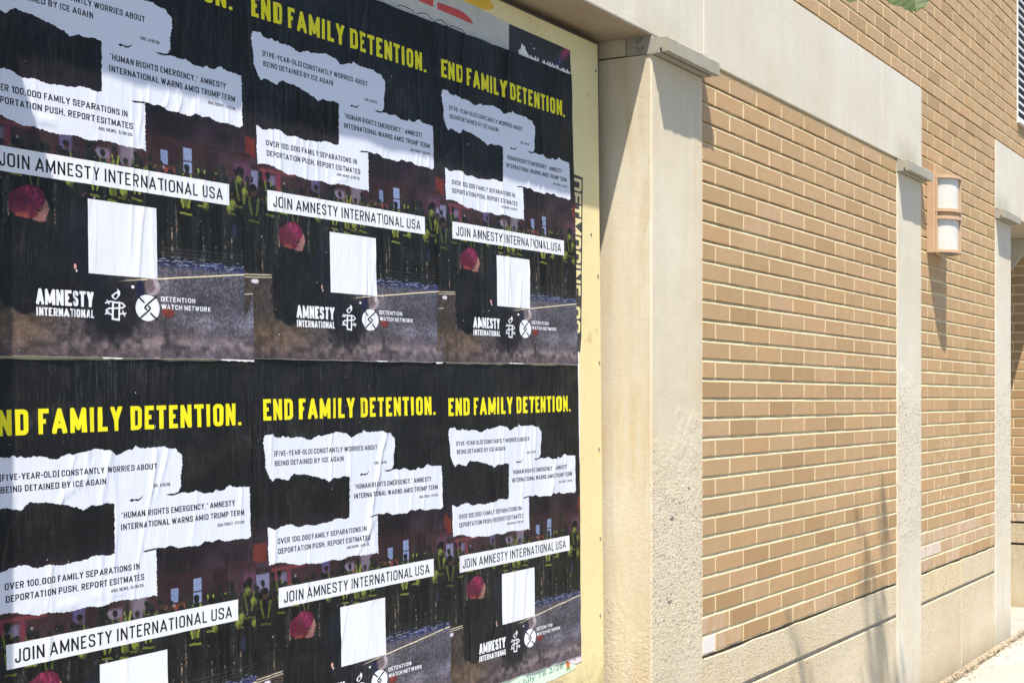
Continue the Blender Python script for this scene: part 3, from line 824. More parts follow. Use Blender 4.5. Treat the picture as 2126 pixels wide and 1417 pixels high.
for i in range(260):
    a = rr_.uniform(0, 6.28); q = rr_.random()**.5
    px_, py_ = .127+.0285*q*math.cos(a), .291+.0265*q*math.sin(a)
    lit = max(0, (py_-.285)/.035 + (px_-.13)/.06)
    ell(px_, py_, rr_.uniform(.0006, .0013), rr_.uniform(.0015, .0045), C(*[c_*(.55+.75*lit+rr_.uniform(-.15, .35)) for c_ in (150, 38, 84)]), .5, .6, (px_-.127)*-25)
ell(.1545, .279, .003, .005, C(120, 66, 62), .3)
line(.142, .254, .166, .246, .005, C(26, 26, 28)); ell(.112, .252, .020, .008, C(17, 18, 20), .1)
ell(.160, .236, .020, .020, C(17, 18, 20), .1)
n1 = hn1
ell(.215, .176, .0035, .006, C(220, 150, 140), .2); ell(.218, .168, .002, .003, C(220, 210, 210), .2)
ell(.378, .148, .0175, .0175, C(150, 136, 142), .1); ell(.372, .150, .013, .014, C(104, 88, 92), .15); ell(.386, .155, .006, .008, C(176, 168, 176), .4, .7)
ell(.350, .138, .010, .020, C(24, 28, 60), .2); ell(.334, .145, .003, .003, C(230, 230, 235), .3)
ell(.411, .097, .0135, .0115, C(120, 34, 26), .3, .85); ell(.407, .100, .005, .004, C(170, 74, 50), .5, .5)
img *= (.93 + .14*n3[..., None])
img *= (1 - .14*ss(.192, .20, Vv))[..., None]
grey_ = img.mean(2, keepdims=True); img += (grey_-img)*.18
img[Vv > .60] = C(18, 19, 21)

def fill(poly, col, wob=0., a=1.):
    """even-odd polygon fill, 2x vertical and 4x horizontal coverage"""
    pts = []
    q = random.Random(5)
    for i in range(len(poly)):
        (x0, v0), (x1, v1) = poly[i], poly[(i+1) % len(poly)]
        k_ = max(1, int(math.hypot(x1-x0, v1-v0)/.0022)) if wob else 1
        for j in range(k_):
            t_ = j/k_; pts.append((x0+(x1-x0)*t_ + (q.uniform(-wob, wob) if j else 0), v0+(v1-v0)*t_ + (q.uniform(-wob, wob) if j else 0)))
    P = np.array(pts); Q = np.roll(P, -1, 0)
    i0, i1 = max(0, int(P[:, 1].min()*PPM)-1), min(IH, int(P[:, 1].max()*PPM)+2)
    for r_ in range(i0, i1):
        cov = np.zeros(IW*4, np.float32)
        for sub in (.25, .75):
            v = (r_+sub)/PPM
            k_ = (P[:, 1] <= v) != (Q[:, 1] <= v)
            if not k_.any(): continue
            xi = np.sort(P[k_, 0] + (v-P[k_, 1])/(Q[k_, 1]-P[k_, 1])*(Q[k_, 0]-P[k_, 0]))*PPM*4
            for s_, e_ in zip(xi[::2], xi[1::2]): cov[max(0, int(round(s_))):max(0, int(round(e_)))] += .5
        c_ = cov.reshape(-1, 4).mean(1)*a
        img[r_] += (col-img[r_])*c_[:, None]
OUT = [(0.032, 0.736), (0.054, 0.74), (0.059, 0.733), (0.076, 0.729), (0.081, 0.733), (0.094, 0.73), (0.099, 0.732), (0.104, 0.728), (0.119, 0.73), (0.143, 0.727), (0.156, 0.721), (0.169, 0.723), (0.174, 0.727), (0.188, 0.731), (0.197, 0.728), (0.213, 0.732), (0.227, 0.734), (0.238, 0.737), (0.249, 0.736), (0.262, 0.733), (0.271, 0.732), (0.281, 0.723), (0.286, 0.721), (0.298, 0.727), (0.309, 0.731), (0.319, 0.732), (0.326, 0.74), (0.334, 0.733), (0.363, 0.733), (0.387, 0.734), (0.399, 0.729), (0.417, 0.727), (0.421, 0.72), (0.429, 0.714), (0.43, 0.693), (0.427, 0.68), (0.425, 0.665), (0.426, 0.65), (0.422, 0.638), (0.402, 0.631), (0.434, 0.634), (0.447, 0.632), (0.462, 0.636), (0.48, 0.628), (0.504, 0.628), (0.508, 0.634), (0.519, 0.63), (0.532, 0.631), (0.545, 0.64), (0.562, 0.634), (0.598, 0.633), (0.598, 0.521), (0.59, 0.515), (0.57, 0.519), (0.552, 0.519), (0.535, 0.517), (0.517, 0.524), (0.5, 0.521), (0.483, 0.525), (0.47, 0.517), (0.441, 0.519), (0.421, 0.518), (0.401, 0.525), (0.385, 0.523), (0.368, 0.524), (0.368, 0.482), (0.368, 0.424), (0.36, 0.428), (0.33, 0.427), (0.315, 0.427), (0.297, 0.43), (0.272, 0.43), (0.25, 0.425), (0.236, 0.427), (0.219, 0.43), (0.201, 0.428), (0.184, 0.426), (0.161, 0.429), (0.141, 0.432), (0.124, 0.43), (0.102, 0.436), (0.079, 0.443), (0.062, 0.445), (0.051, 0.443), (0.04, 0.441), (0.037, 0.529), (0.047, 0.525), (0.057, 0.521), (0.067, 0.523), (0.073, 0.526), (0.09, 0.529), (0.106, 0.527), (0.123, 0.519), (0.147, 0.522), (0.168, 0.518), (0.196, 0.521), (0.21, 0.521), (0.225, 0.524), (0.232, 0.528), (0.25, 0.527), (0.262, 0.524), (0.276, 0.526), (0.278, 0.625), (0.261, 0.629), (0.248, 0.625), (0.23, 0.627), (0.213, 0.618), (0.203, 0.626), (0.176, 0.633), (0.159, 0.637), (0.142, 0.642), (0.125, 0.642), (0.113, 0.645), (0.104, 0.639), (0.096, 0.63), (0.074, 0.636), (0.063, 0.638), (0.053, 0.631), (0.045, 0.64), (0.037, 0.657), (0.034, 0.668), (0.035, 0.684), (0.032, 0.701), (0.028, 0.719)]
PAPER = C(206, 210, 224)
fill(OUT, PAPER, .0014)
for pl in ([(.311, .6285), (.318, .632), (.321, .6295), (.327, .6305), (.331, .629), (.338, .633), (.343, .636), (.336, .6285), (.329, .6255), (.322, .628), (.316, .6255)],
           [(.392, .6335), (.400, .6305), (.415, .630), (.405, .6345)],
           [(.338, .522), (.350, .5235), (.368, .5255), (.366, .522), (.352, .5205), (.345, .519)]):
    fill(pl, C(27, 25, 32))
for x in (.276,):
    line(x+.001, .535, x+.001, .62, .0006, C(190, 186, 190), .6)
rect(.064, .562, .3395, .3860, C(214, 216, 224), .0004)
rect(.2425, .3890, .1650, .3110, C(214, 216, 224), .0004)      # blank square (its code is left out)

def glyphs(text, bold=0.0, spacing=1.0):
    cu = bpy.data.curves.new('lettering', 'FONT'); cu.body = text; cu.offset = bold; cu.resolution_u = 3
    cu.space_character = spacing
    o = bpy.data.objects.new('lettering', cu); COL.objects.link(o)
    dg = bpy.context.evaluated_depsgraph_get(); dg.update()
    me = o.evaluated_get(dg).to_mesh()
    me.calc_loop_triangles()
    P = np.array([v.co[:2] for v in me.vertices]); T = np.array([t_.vertices[:] for t_ in me.loop_triangles])
    o.evaluated_get(dg).to_mesh_clear()
    bpy.data.objects.remove(o); bpy.data.curves.remove(cu)
    return P, T
_cap = {}
def fit(text, x0, x1, v0, cap, bold=0., spacing=1.0):
    """lettering scaled so that it spans x0..x1 with the given cap height on baseline v0"""
    if bold not in _cap:
        p, _ = glyphs('H', bold); _cap[bold] = (p[:, 1].min(), p[:, 1].max())
    lo, hi = _cap[bold]
    P, T = glyphs(text, bold, spacing)
    X = x0 + (P[:, 0]-P[:, 0].min())/(P[:, 0].max()-P[:, 0].min())*(x1-x0)
    Y = v0 + (P[:, 1]-lo)/(hi-lo)*cap
    return np.stack([X, Y], 1), T
# condensed sans capitals drawn as strokes: x 0..1 and y 0..1 run between stroke centres, beyond = flush with the edge; r = rounded corner
O_ = [([(0,0,1),(1,0,1),(1,1,1),(0,1,1)], True)]
GL = {
 'A': (.50, [([(-.08,-.12),(.5,1.02),(1.08,-.12)], False), ([(.18,.25),(.82,.25)], False)]),
 'B': (.44, [([(0,0),(0,1)], False), ([(-.2,1),(.92,1,1),(.92,.52,1),(0,.52)], False), ([(0,.52),(1,.52,1),(1,0,1),(-.2,0)], False)]),
 'C': (.43, [([(1,.66),(1,1,1),(0,1,1),(0,0,1),(1,0,1),(1,.34)], False)]),
 'D': (.44, [([(0,0),(0,1)], False), ([(-.2,1),(1,1,1),(1,0,1),(-.2,0)], False)]),
 'E': (.37, [([(1.1,1),(0,1),(0,0),(1.1,0)], False), ([(0,.52),(.92,.52)], False)]),
 'F': (.36, [([(1.1,1),(0,1),(0,-.2)], False), ([(0,.50),(.90,.50)], False)]),
 'G': (.44, [([(1,.68),(1,1,1),(0,1,1),(0,0,1),(1,0,1),(1,.46),(.5,.46)], False)]),
 'H': (.45, [([(0,-.2),(0,1.2)], False), ([(1,-.2),(1,1.2)], False), ([(0,.52),(1,.52)], False)]),
 'I': (0, [([(.5,-.2),(.5,1.2)], False)]),
 'J': (.36, [([(1,1.2),(1,0,1),(0,0,1),(0,.30)], False)]),
 'K': (.46, [([(0,-.2),(0,1.2)], False), ([(1.05,1.15),(.05,.40)], False), ([(.28,.60),(1.08,-.15)], False)]),
 'L': (.35, [([(0,1.2),(0,0),(1.1,0)], False)]),
 'M': (.58, [([(0,-.2),(0,1.02),(.5,.12),(1,1.02),(1,-.2)], False)]),
 'N': (.46, [([(0,-.2),(0,1.04),(1,-.04),(1,1.2)], False)]),
 'O': (.44, O_), '0': (.42, O_),
 'P': (.43, [([(0,-.2),(0,1)], False), ([(-.2,1),(1,1,1),(1,.44,1),(0,.44)], False)]),
 'R': (.45, [([(0,-.2),(0,1)], False), ([(-.2,1),(1,1,1),(1,.48,1),(0,.48)], False), ([(.48,.48),(1.02,-.15)], False)]),
 'S': (.43, [([(1,.72),(1,1,1),(0,1,1),(0,.58,1),(1,.44,1),(1,0,1),(0,0,1),(0,.28)], False)]),
 'T': (.40, [([(-.3,1),(1.3,1)], False), ([(.5,-.2),(.5,1)], False)]),
 'U': (.44, [([(0,1.2),(0,0,1),(1,0,1),(1,1.2)], False)]),
 'V': (.47, [([(-.06,1.12),(.5,-.02),(1.06,1.12)], False)]),
 'W': (.68, [([(-.03,1.12),(.25,-.02),(.5,1.0),(.75,-.02),(1.03,1.12)], False)]),
 'X': (.46, [([(-.05,1.1),(1.05,-.1)], False), ([(-.05,-.1),(1.05,1.1)], False)]),
 'Y': (.46, [([(-.08,1.14),(.5,.44),(1.08,1.14)], False), ([(.5,.44),(.5,-.2)], False)]),
 'Z': (.40, [([(-.2,1),(.96,1),(.04,0),(1.2,0)], False)]),
 '1': (.26, [([(1,-.2),(1,1.06),(.0,.78)], False)]),
 '2': (.42, [([(0,.70),(0,1,1),(1,1,1),(1,.58,1),(0,.02),(1.2,.0)], False)]),
 '3': (.42, [([(0,.74),(0,1,1),(1,1,1),(1,.52,1),(.3,.52)], False), ([(.3,.52),(1,.52,1),(1,0,1),(0,0,1),(0,.26)], False)]),
 '4': (.44, [([(.78,-.2),(.78,1.05),(-.05,.26),(1.2,.26)], False)]),
 '5': (.42, [([(1.0,1),(.08,1),(.04,.56),(1,.60,1),(1,0,1),(0,0,1),(0,.26)], False)]),
 '6': (.42, [([(1,.74),(1,1,1),(0,1,1),(0,0,1),(1,0,1),(1,.56,1),(0,.56)], False)]),
 '7': (.40, [([(-.2,1),(1,1),(.3,-.2)], False)]),
 '8': (.43, [([(.04,.54,1),(.96,.54,1),(.96,1,1),(.04,1,1)], True), ([(0,0,1),(1,0,1),(1,.54,1),(0,.54,1)], True)]),
 '9': (.42, [([(0,.26),(0,0,1),(1,0,1),(1,1,1),(0,1,1),(0,.44,1),(1,.44)], False)]),
 '-': (.24, [([(-.3,.44),(1.3,.44)], False)]), '/': (.30, [([(0,-.15),(1,1.15)], False)]),
 '.': (0, [([(.5,-.2),(.5,.06)], False)]), ',': (0, [([(.5,.06),(.5,-.06),(.3,-.16)], False)]),
 '\u2018': (0, [([(.5,.78),(.5,1.2)], False)]), '\u2019': (0, [([(.5,1.2),(.5,.86),(.2,.76)], False)]),
 '[': (.17, [([(1.3,1.08),(0,1.08),(0,-.08),(1.3,-.08)], False)]), ']': (.17, [([(-.3,1.08),(1,1.08),(1,-.08),(-.3,-.08)], False)]),
}
def path_pts(pts, closed, W, t, rad):
    """metric polyline with filleted corners"""
    P = [((9. if p[0] in (1.1, 1.2, 1.3) else -9. if p[0] in (-.2, -.3) else t/2 + p[0]*(W-t)) if W > t else t/2, t/2 + p[1]*(1-t), len(p) > 2) for p in pts]
    n_ = len(P); out = []
    for i, (x, y, r_) in enumerate(P):
        if not r_ or (not closed and i in (0, n_-1)): out.append((x, y)); continue
        a, b_ = P[i-1], P[(i+1) % n_]
        da = math.hypot(a[0]-x, a[1]-y); db = math.hypot(b_[0]-x, b_[1]-y)
        q_ = min(rad, da/2 if a[2] else da, db/2 if b_[2] else db)
        p0 = (x+(a[0]-x)/da*q_, y+(a[1]-y)/da*q_); p1 = (x+(b_[0]-x)/db*q_, y+(b_[1]-y)/db*q_)
        for k_ in range(7):
            u_ = k_/6; out.append(((1-u_)**2*p0[0]+2*u_*(1-u_)*x+u_*u_*p1[0], (1-u_)**2*p0[1]+2*u_*(1-u_)*y+u_*u_*p1[1]))
    if closed: out.append(out[0])
    return out
def draw(text, x0, x1, v0, cap, col, t=.15, gap=.11):
    wd = [.20 if c_ == ' ' else max(GL[c_][0], t) + gap for c_ in text]
    sx = (x1-x0)/cap/(sum(wd)-gap)
    S = 3; px_ = cap*PPM*S
    x = x0/cap
    for c_, w_ in zip(text, wd):
        if c_ != ' ':
            g0 = GL[c_]; W = max(g0[0]*sx, t) if g0[0] > 0 else t
            pad = .25
            X0, Y0 = x-.02, -pad
            j0 = int(math.floor(X0*cap*PPM)); i0 = int(math.floor((v0+Y0*cap)*PPM))
            nw = int(math.ceil((W+.06)*cap*PPM))+2; nh = int(math.ceil((1+2*pad)*cap*PPM))+2
            gx = ((np.arange(nw*S)+.5)/S + j0)/PPM/cap - x
            gy = (((np.arange(nh*S)+.5)/S + i0)/PPM - v0)/cap
            gx, gy = np.meshgrid(gx, gy); mk = np.zeros(gx.shape, bool); t_full = t
            if c_ in 'MNW': t = t_full*min(1, max(.62, W/(3.4*t_full) if c_ == 'M' else W/(2.6*t_full)))
            for pts, cl in g0[1]:
                Pp = path_pts(pts, cl, W, t, .42*(W-t) if W > t else 0)
                for k_ in range(len(Pp)-1):
                    (ax, ay), (bx, by) = Pp[k_], Pp[k_+1]
                    dx, dy = bx-ax, by-ay; l_ = math.hypot(dx, dy)
                    if l_ < 1e-6: continue
                    al = ((gx-ax)*dx+(gy-ay)*dy)/l_; pe = np.abs((gx-ax)*dy-(gy-ay)*dx)/l_
                    mk |= (pe < t/2) & (al >= 0) & (al <= l_)
                    if k_ > 0 or cl: mk |= (gx-ax)**2+(gy-ay)**2 < t*t/4
                if len(Pp) > 2 and not cl:      # mitred outer corners of square turns
                    for k_ in range(1, len(Pp)-1):
                        (ax, ay), (bx, by), (cx2, cy2) = Pp[k_-1], Pp[k_], Pp[k_+1]
                        if abs((bx-ax)*(cx2-bx)+(by-ay)*(cy2-by)) < 1e-6 and math.hypot(bx-ax, by-ay) > t: mk |= (np.abs(gx-bx) < t/2) & (np.abs(gy-by) < t/2)
            if c_ not in '[],': mk &= (gy >= 0) & (gy <= 1)
            if c_ in '[]': mk &= (gy >= -.14) & (gy <= 1.14)
            mk &= (gx >= 0) & (gx <= W); t = t_full
            cv = mk.reshape(nh, S, nw, S).mean((1, 3))
            h2, w2 = min(nh, IH-i0), min(nw, IW-j0)
            s_ = img[i0:i0+h2, j0:j0+w2]; s_ += (col-s_)*cv[:h2, :w2, None]
        x += w_*sx

INK = C(20, 20, 24)
YEL = C(222, 212, 24)
draw('END FAMILY DETENTION.', .0300, .5790, .7705, .0485, YEL, .190, .115)
TR = .165
draw('[FIVE-YEAR-OLD] CONSTANTLY WORRIES ABOUT', .0588, .3705, .6880, .0120, INK, TR)
draw('BEING DETAINED BY ICE AGAIN', .0600, .2610, .6655, .0120, INK, TR)
draw('CBS, 4/8/26', .3600, .4010, .6508, .0066, INK, .17)
draw('\u2018HUMAN RIGHTS EMERGENCY,\u2019 AMNESTY', .2940, .5580, .5936, .0126, INK, TR)
draw('INTERNATIONAL WARNS AMID TRUMP TERM', .2922, .5818, .5701, .0126, INK, TR)
draw('USA TODAY, 1/21/26', .5135, .5818, .5520, .0066, INK, .17)
draw('OVER 100,000 FAMILY SEPARATIONS IN', .0640, .3300, .4868, .0126, INK, TR)
draw('DEPORTATION PUSH, REPORT ESITMATES', .0652, .3400, .4636, .0126, INK, TR)
draw('ABC NEWS, 5/18/25', .2670, .3380, .4494, .0066, INK, .17)
draw('JOIN AMNESTY INTERNATIONAL USA', .0790, .5455, .3490, .0255, INK, .13, .13)
WH = C(216, 218, 226)
draw('AMNESTY', .1410, .2525, .0990, .0300, WH, .20, .07)
draw('INTERNATIONAL', .1412, .2535, .0780, .0160, WH, .20, .08)
draw('DETENTION', .3960, .4740, .1195, .0100, WH, .20, .12)
draw('WATCH NETWORK', .3960, .5120, .1035, .0100, WH, .20, .12)
# candle emblem wrapped in wire
def stroke(pts, w_, col):
    for a, b_ in zip(pts[:-1], pts[1:]): line(a[0], a[1], b_[0], b_[1], w_, col)
cx_ = .2985
stroke([(cx_-.021, .1090), (cx_-.012, .1125), (cx_-.004, .1120)], .0032, WH); stroke([(cx_+.006, .1125), (cx_+.014, .1100), (cx_+.0185, .1050), (cx_+.013, .1010)], .0032, WH)
stroke([(cx_-.014, .0990), (cx_-.0200, .0945), (cx_-.0190, .0895), (cx_-.010, .0870)], .0032, WH); stroke([(cx_+.007, .0890), (cx_+.020, .0905)], .0032, WH)
stroke([(cx_-.018, .1145), (cx_-.014, .1075)], .0024, WH); stroke([(cx_+.014, .0950), (cx_+.018, .0850)], .0024, WH); stroke([(cx_-.022, .0870), (cx_-.015, .0925)], .0024, WH)
fill([(cx_-.0095, .0765), (cx_+.0075, .0745), (cx_+.0095, .1130), (cx_-.0085, .1130)], WH)
fill([(cx_-.0056, .0800), (cx_+.0040, .0790), (cx_+.0052, .1095), (cx_-.0048, .1095)], C(26, 24, 28))
stroke([(cx_+.014, .1015), (cx_-.014, .0985)], .0034, WH)
fl = [(cx_-.001, .1165), (cx_-.008, .1195), (cx_-.0095, .1250), (cx_-.004, .1300), (cx_+.0035, .1340), (cx_+.004, .1395), (cx_+.0095, .1330), (cx_+.0085, .1260), (cx_+.003, .1200)]
fill(fl, WH); fill([(cx_-.002, .1190), (cx_-.0055, .1225), (cx_-.004, .1262), (cx_+.002, .1300), (cx_+.0045, .1270), (cx_+.002, .1215)], C(26, 24, 28))
# round emblem with two interlocking hooks
fill([(.3655+.0268*math.cos(i*math.pi/24), .1040+.0270*math.sin(i*math.pi/24)) for i in range(48)], WH)
DK = C(30, 28, 36)
stroke([(.3840, .1270), (.3615, .1075), (.3600, .1035), (.3640, .1005)], .0034, DK); stroke([(.3480, .0810), (.3700, .1005), (.3715, .1045), (.3675, .1075)], .0034, DK)
stroke([(.3455, .1270), (.3585, .1150)], .0036, DK); stroke([(.3855, .0810), (.3725, .0930)], .0036, DK)
# trimmed paper edge
rect(0, PW, 0, .0016, C(150, 146, 152), .0006, .8)
np.clip(img, 0, 1, out=img)
pic = bpy.data.images.new('poster_print', IW, IH)
px = np.ones((IH, IW, 4), np.float32); px[..., :3] = img
pic.pixels.foreach_set(px.ravel()); pic.update(); pic.pack()

def poster_mat():
    m, nt, b = nm('pasted_poster_print')
    tc = N(nt, 'ShaderNodeTexCoord')
    oi = N(nt, 'ShaderNodeObjectInfo')
    off = N(nt, 'ShaderNodeVectorMath', operation='SCALE'); off.inputs[0].default_value = (37, 0, 53)
    L(nt, oi.outputs['Random'], off.inputs['Scale'])
    add = N(nt, 'ShaderNodeVectorMath', operation='ADD'); L(nt, tc.outputs['Object'], add.inputs[0]); L(nt, off.outputs[0], add.inputs[1])
    def mp(sc):
        q = N(nt, 'ShaderNodeMapping'); q.inputs['Scale'].default_value = sc; L(nt, add.outputs[0], q.inputs['Vector']); return q.outputs[0]
    # paper creases shift the print slightly
    wv = noise(nt, mp((46, 1, 5)), 1.0, 3, .6)
    sh = N(nt, 'ShaderNodeCombineXYZ'); L(nt, math_(nt, 'MULTIPLY', math_(nt, 'SUBTRACT', wv, .5), .0075), sh.inputs[0])
    L(nt, math_(nt, 'MULTIPLY', math_(nt, 'SUBTRACT', noise(nt, mp((30, 1, 30)), 1.0, 2), .5), .0016), sh.inputs[1])
    uv = N(nt, 'ShaderNodeVectorMath', operation='ADD'); L(nt, tc.outputs['UV'], uv.inputs[0]); L(nt, sh.outputs[0], uv.inputs[1])
    im = N(nt, 'ShaderNodeTexImage'); im.image = pic; im.extension = 'EXTEND'; L(nt, uv.outputs[0], im.inputs['Vector'])
    # worn paste film and rubbed crease lines
    cr = noise(nt, mp((95, 1, 3.0)), 1.0, 4, .75, .4)
    crm = ramp(nt, cr, [(.485, 0.), (.50, 1.), (.515, 0.)])
    pm = ramp(nt, noise(nt, mp((3, 1, 3)), 1.0, 4, .6), [(.42, 0.), (.62, 1.)])
    c = mix(nt, math_(nt, 'MULTIPLY', math_(nt, 'MULTIPLY', crm, pm), .10), im.outputs['Color'], (.45, .44, .44))
    fs = noise(nt, mp((9, 1, 9)), 1.0, 6, .75)
    c = mix(nt, ramp(nt, fs, [(.5, 0.), (.8, .045)]), c, (.40, .38, .36))
    sp = noise(nt, mp((120, 1, 120)), 1.0, 2, .5)
    c = mix(nt, ramp(nt, sp, [(.755, 0.), (.77, .8)]), c, (.8, .8, .8))
    L(nt, c, b.inputs['Base Color'])
    b.inputs['Roughness'].default_value = .5; b.inputs['Specular IOR Level'].default_value = .22
    hp = ramp(nt, noise(nt, mp((5, 1, 3)), 1.0, 3, .6), [(.40, .12), (.64, 1.)])
    h = math_(nt, 'ADD', math_(nt, 'MULTIPLY', noise(nt, mp((95, 1, 7)), 1.0, 3, .6, 1.2), hp), math_(nt, 'MULTIPLY', noise(nt, mp((38, 1, 5)), 1.0, 3, .6, .8), 1.6))
    bump(nt, b, h, .5, .0020)
    L(nt, ramp(nt, noise(nt, mp((6, 1, 4)), 1.0, 5, .7), [(.35, .34), (.65, .62)]), b.inputs['Roughness'])
    return m
M['poster'] = poster_mat()
M['paper_back'] = flat('white_paper', (.70, .69, .68), .7, 0, .05, .0004)

def wrinkle(seed, nx, nz, amount, folds=()):
    """height field (m) of a wheat-pasted sheet: ridged, mostly vertical creases"""
    r = np.random.RandomState(seed)
    u = np.linspace(0, PW, nx+1)[None, :]; v = np.linspace(0, PH, nz+1)[:, None]
    H_ = np.zeros((nz+1, nx+1))
    def smooth1(n_, k_):
        a_ = r.rand(n_); return lambda t_: np.interp(t_, np.linspace(0, 1, n_), a_)
    for i in range(34):                                   # long creases
        x0 = r.rand()*PW; z0 = r.rand()*PH; ln = .08 + .45*r.rand(); tilt = r.normal(0, .09) + .06
        w_ = .0025 + .004*r.rand(); a_ = (.0010 + .0022*r.rand())*amount
        wob = .004*np.sin(v*(9+14*r.rand()) + 6*r.rand())
        dx = u - (x0 + (v-z0)*tilt + wob)
        env = np.clip(1 - np.abs(v-z0)/(ln/2), 0, 1)**.7
        H_ += a_*np.exp(-np.abs(dx/w_)**1.4)*env
    for i in range(int(5*amount)):                        # slanted folds
        x0 = r.rand()*PW; z0 = r.rand()*PH; ang = r.uniform(.3, 1.3)*(1 if r.rand() < .7 else -1); ln = .05+.14*r.rand()
        ca_, sa_ = math.cos(ang), math.sin(ang)
        p = (u-x0)*ca_ + (v-z0)*sa_; q = -(u-x0)*sa_ + (v-z0)*ca_ + .003*np.sin(p*60)
        H_ += .0022*np.exp(-np.abs(q/.003)**1.4)*np.clip(1-np.abs(p)/(ln/2), 0, 1)**.6
    for i in range(5):                                    # soft bubbling
        k1, k2, ph = r.uniform(20, 60), r.uniform(2, 12), r.rand()*6
        H_ += .0003*amount*np.sin(u*k1 + 1.5*np.sin(v*k2+ph) + ph)
    for (x0, z0, x1, z1, w_, a_) in folds:                # the long folds one can see
        l_ = math.hypot(x1-x0, z1-z0); p = ((u-x0)*(x1-x0)+(v-z0)*(z1-z0))/l_; q = ((u-x0)*(z1-z0)-(v-z0)*(x1-x0))/l_ + .0022*np.sin(p*55) + .001*np.sin(p*160)
        H_ += a_*np.exp(-np.abs(q/w_)**1.5)*np.clip(np.minimum(p, l_-p)/.02 + .6, 0, 1)*((p > -.01) & (p < l_+.01))
    H_ -= H_.min()
    return H_

def poster(quad, y, seed, label, amount=1.0, folds=()):  # corners in the calls: taken from image pixels, then scaled about the camera
    """quad: BL, BR, TL, TR on the board as (x, z)"""
    nx, nz = 330, 110
    u = np.linspace(0, 1, nx+1)[None, :]; v = np.linspace(0, 1, nz+1)[:, None]
    bl, br, tl, tr = [np.array(q) for q in quad]
    X = bl[0]*(1-u)*(1-v)+br[0]*u*(1-v)+tl[0]*(1-u)*v+tr[0]*u*v
    Z = bl[1]*(1-u)*(1-v)+br[1]*u*(1-v)+tl[1]*(1-u)*v+tr[1]*u*v
    r = np.random.RandomState(seed+50)
    e = lambda n_: np.interp(np.linspace(0, 1, n_), np.linspace(0, 1, 24), r.normal(0, .0009, 24))
    X[:, 0] += e(nz+1); X[:, -1] += e(nz+1); Z[0] += e(nx+1); Z[-1] += e(nx+1)
    H_ = wrinkle(seed, nx, nz, amount, folds)
    lay_ = .0010 + y*.0009
    Y = R - lay_ - H_
    base = np.array([bl[0], R, bl[1]])
    co = np.stack([X, Y, Z], -1).reshape(-1, 3) - base
    a = (np.arange(nz)[:, None]*(nx+1) + np.arange(nx)[None, :]).ravel()
    quads = np.stack([a, a+1, a+nx+2, a+nx+1], 1)
    me = bpy.data.meshes.new('poster'); nv, nf = len(co), len(quads)
    me.vertices.add(nv); me.vertices.foreach_set('co', co.ravel())
    me.loops.add(nf*4); me.loops.foreach_set('vertex_index', quads.ravel())
    me.polygons.add(nf); me.polygons.foreach_set('loop_start', np.arange(nf)*4)
    me.update(calc_edges=True); me.validate()
    uvl = me.uv_layers.new(name='UVMap')
    UV = np.stack([np.broadcast_to(u, X.shape), np.broadcast_to(v*(PH/PH), X.shape)], -1).reshape(-1, 2)
    uvl.data.foreach_set('uv', UV[quads.ravel()].ravel())
    me.polygons.foreach_set('use_smooth', np.ones(nf, bool))
    me.materials.append(M['poster'])
    o = link('poster', me); o.location = base
    return tag(o, label, 'poster', 'rows of identical protest posters pasted on the board')

poster([(1.3370, 1.5757), (1.9465, 1.5855), (1.3223, 2.4703), (1.9298, 2.4782)], 5, 1, 'upper left poster, cut off by the picture edge, one of six alike', 1.0, [(.13, .448, .20, .444, .002, .002), (.42, .55, .40, .50, .003, .002), (.45, .555, .435, .505, .003, .002), (.48, .55, .47, .50, .003, .002), (.36, .54, .355, .45, .003, .0018)])
poster([(1.9249, 1.5875), (2.5344, 1.5973), (1.9072, 2.4801), (2.5118, 2.4890)], 4, 2, 'upper middle poster of the top row, its yellow headline in shade', 1.2)
poster([(2.5167, 1.5973), (3.1263, 1.6071), (2.4971, 2.4909), (3.0938, 2.4978)], 3, 3, 'upper right poster next to the bare yellow board, under the torn black scrap', 1.5)
poster([(1.3685, 0.6761), (1.9682, 0.6879), (1.3498, 1.5708), (1.9564, 1.5835)], 2, 4, 'lower left poster, headline cut by the picture edge, sunlit with fine creases', .9, [(.10, .444, .20, .440, .002, .0016), (.19, .440, .31, .452, .002, .0016), (.20, .74, .17, .63, .003, .0016), (.37, .74, .36, .64, .003, .0018)])
poster([(1.9583, 0.6938), (2.5679, 0.7046), (1.9406, 1.5914), (2.5482, 1.5993)], 1, 5, 'lower middle poster with a long slanted crease across its torn white quotes', 1.1, [(.405, .755, .330, .47, .0055, .0040), (.238, .90, .215, .58, .003, .0022), (.600, .715, .572, .690, .003, .003), (.572, .690, .520, .668, .003, .003), (.60, .90, .602, .50, .002, .0022), (.36, .52, .30, .43, .003, .002)])
poster([(2.5443, 0.6968), (3.1479, 0.7027), (2.5285, 1.5943), (3.1302, 1.6042)], 0, 6, 'lower right poster, beside the bare yellow board and above the pale mint scrap', 1.3, [(.472, .34, .468, .02, .003, .003), (.35, .72, .33, .45, .003, .002), (.52, .90, .50, .62, .003, .002), (.56, .90, .55, .6, .003, .002)])

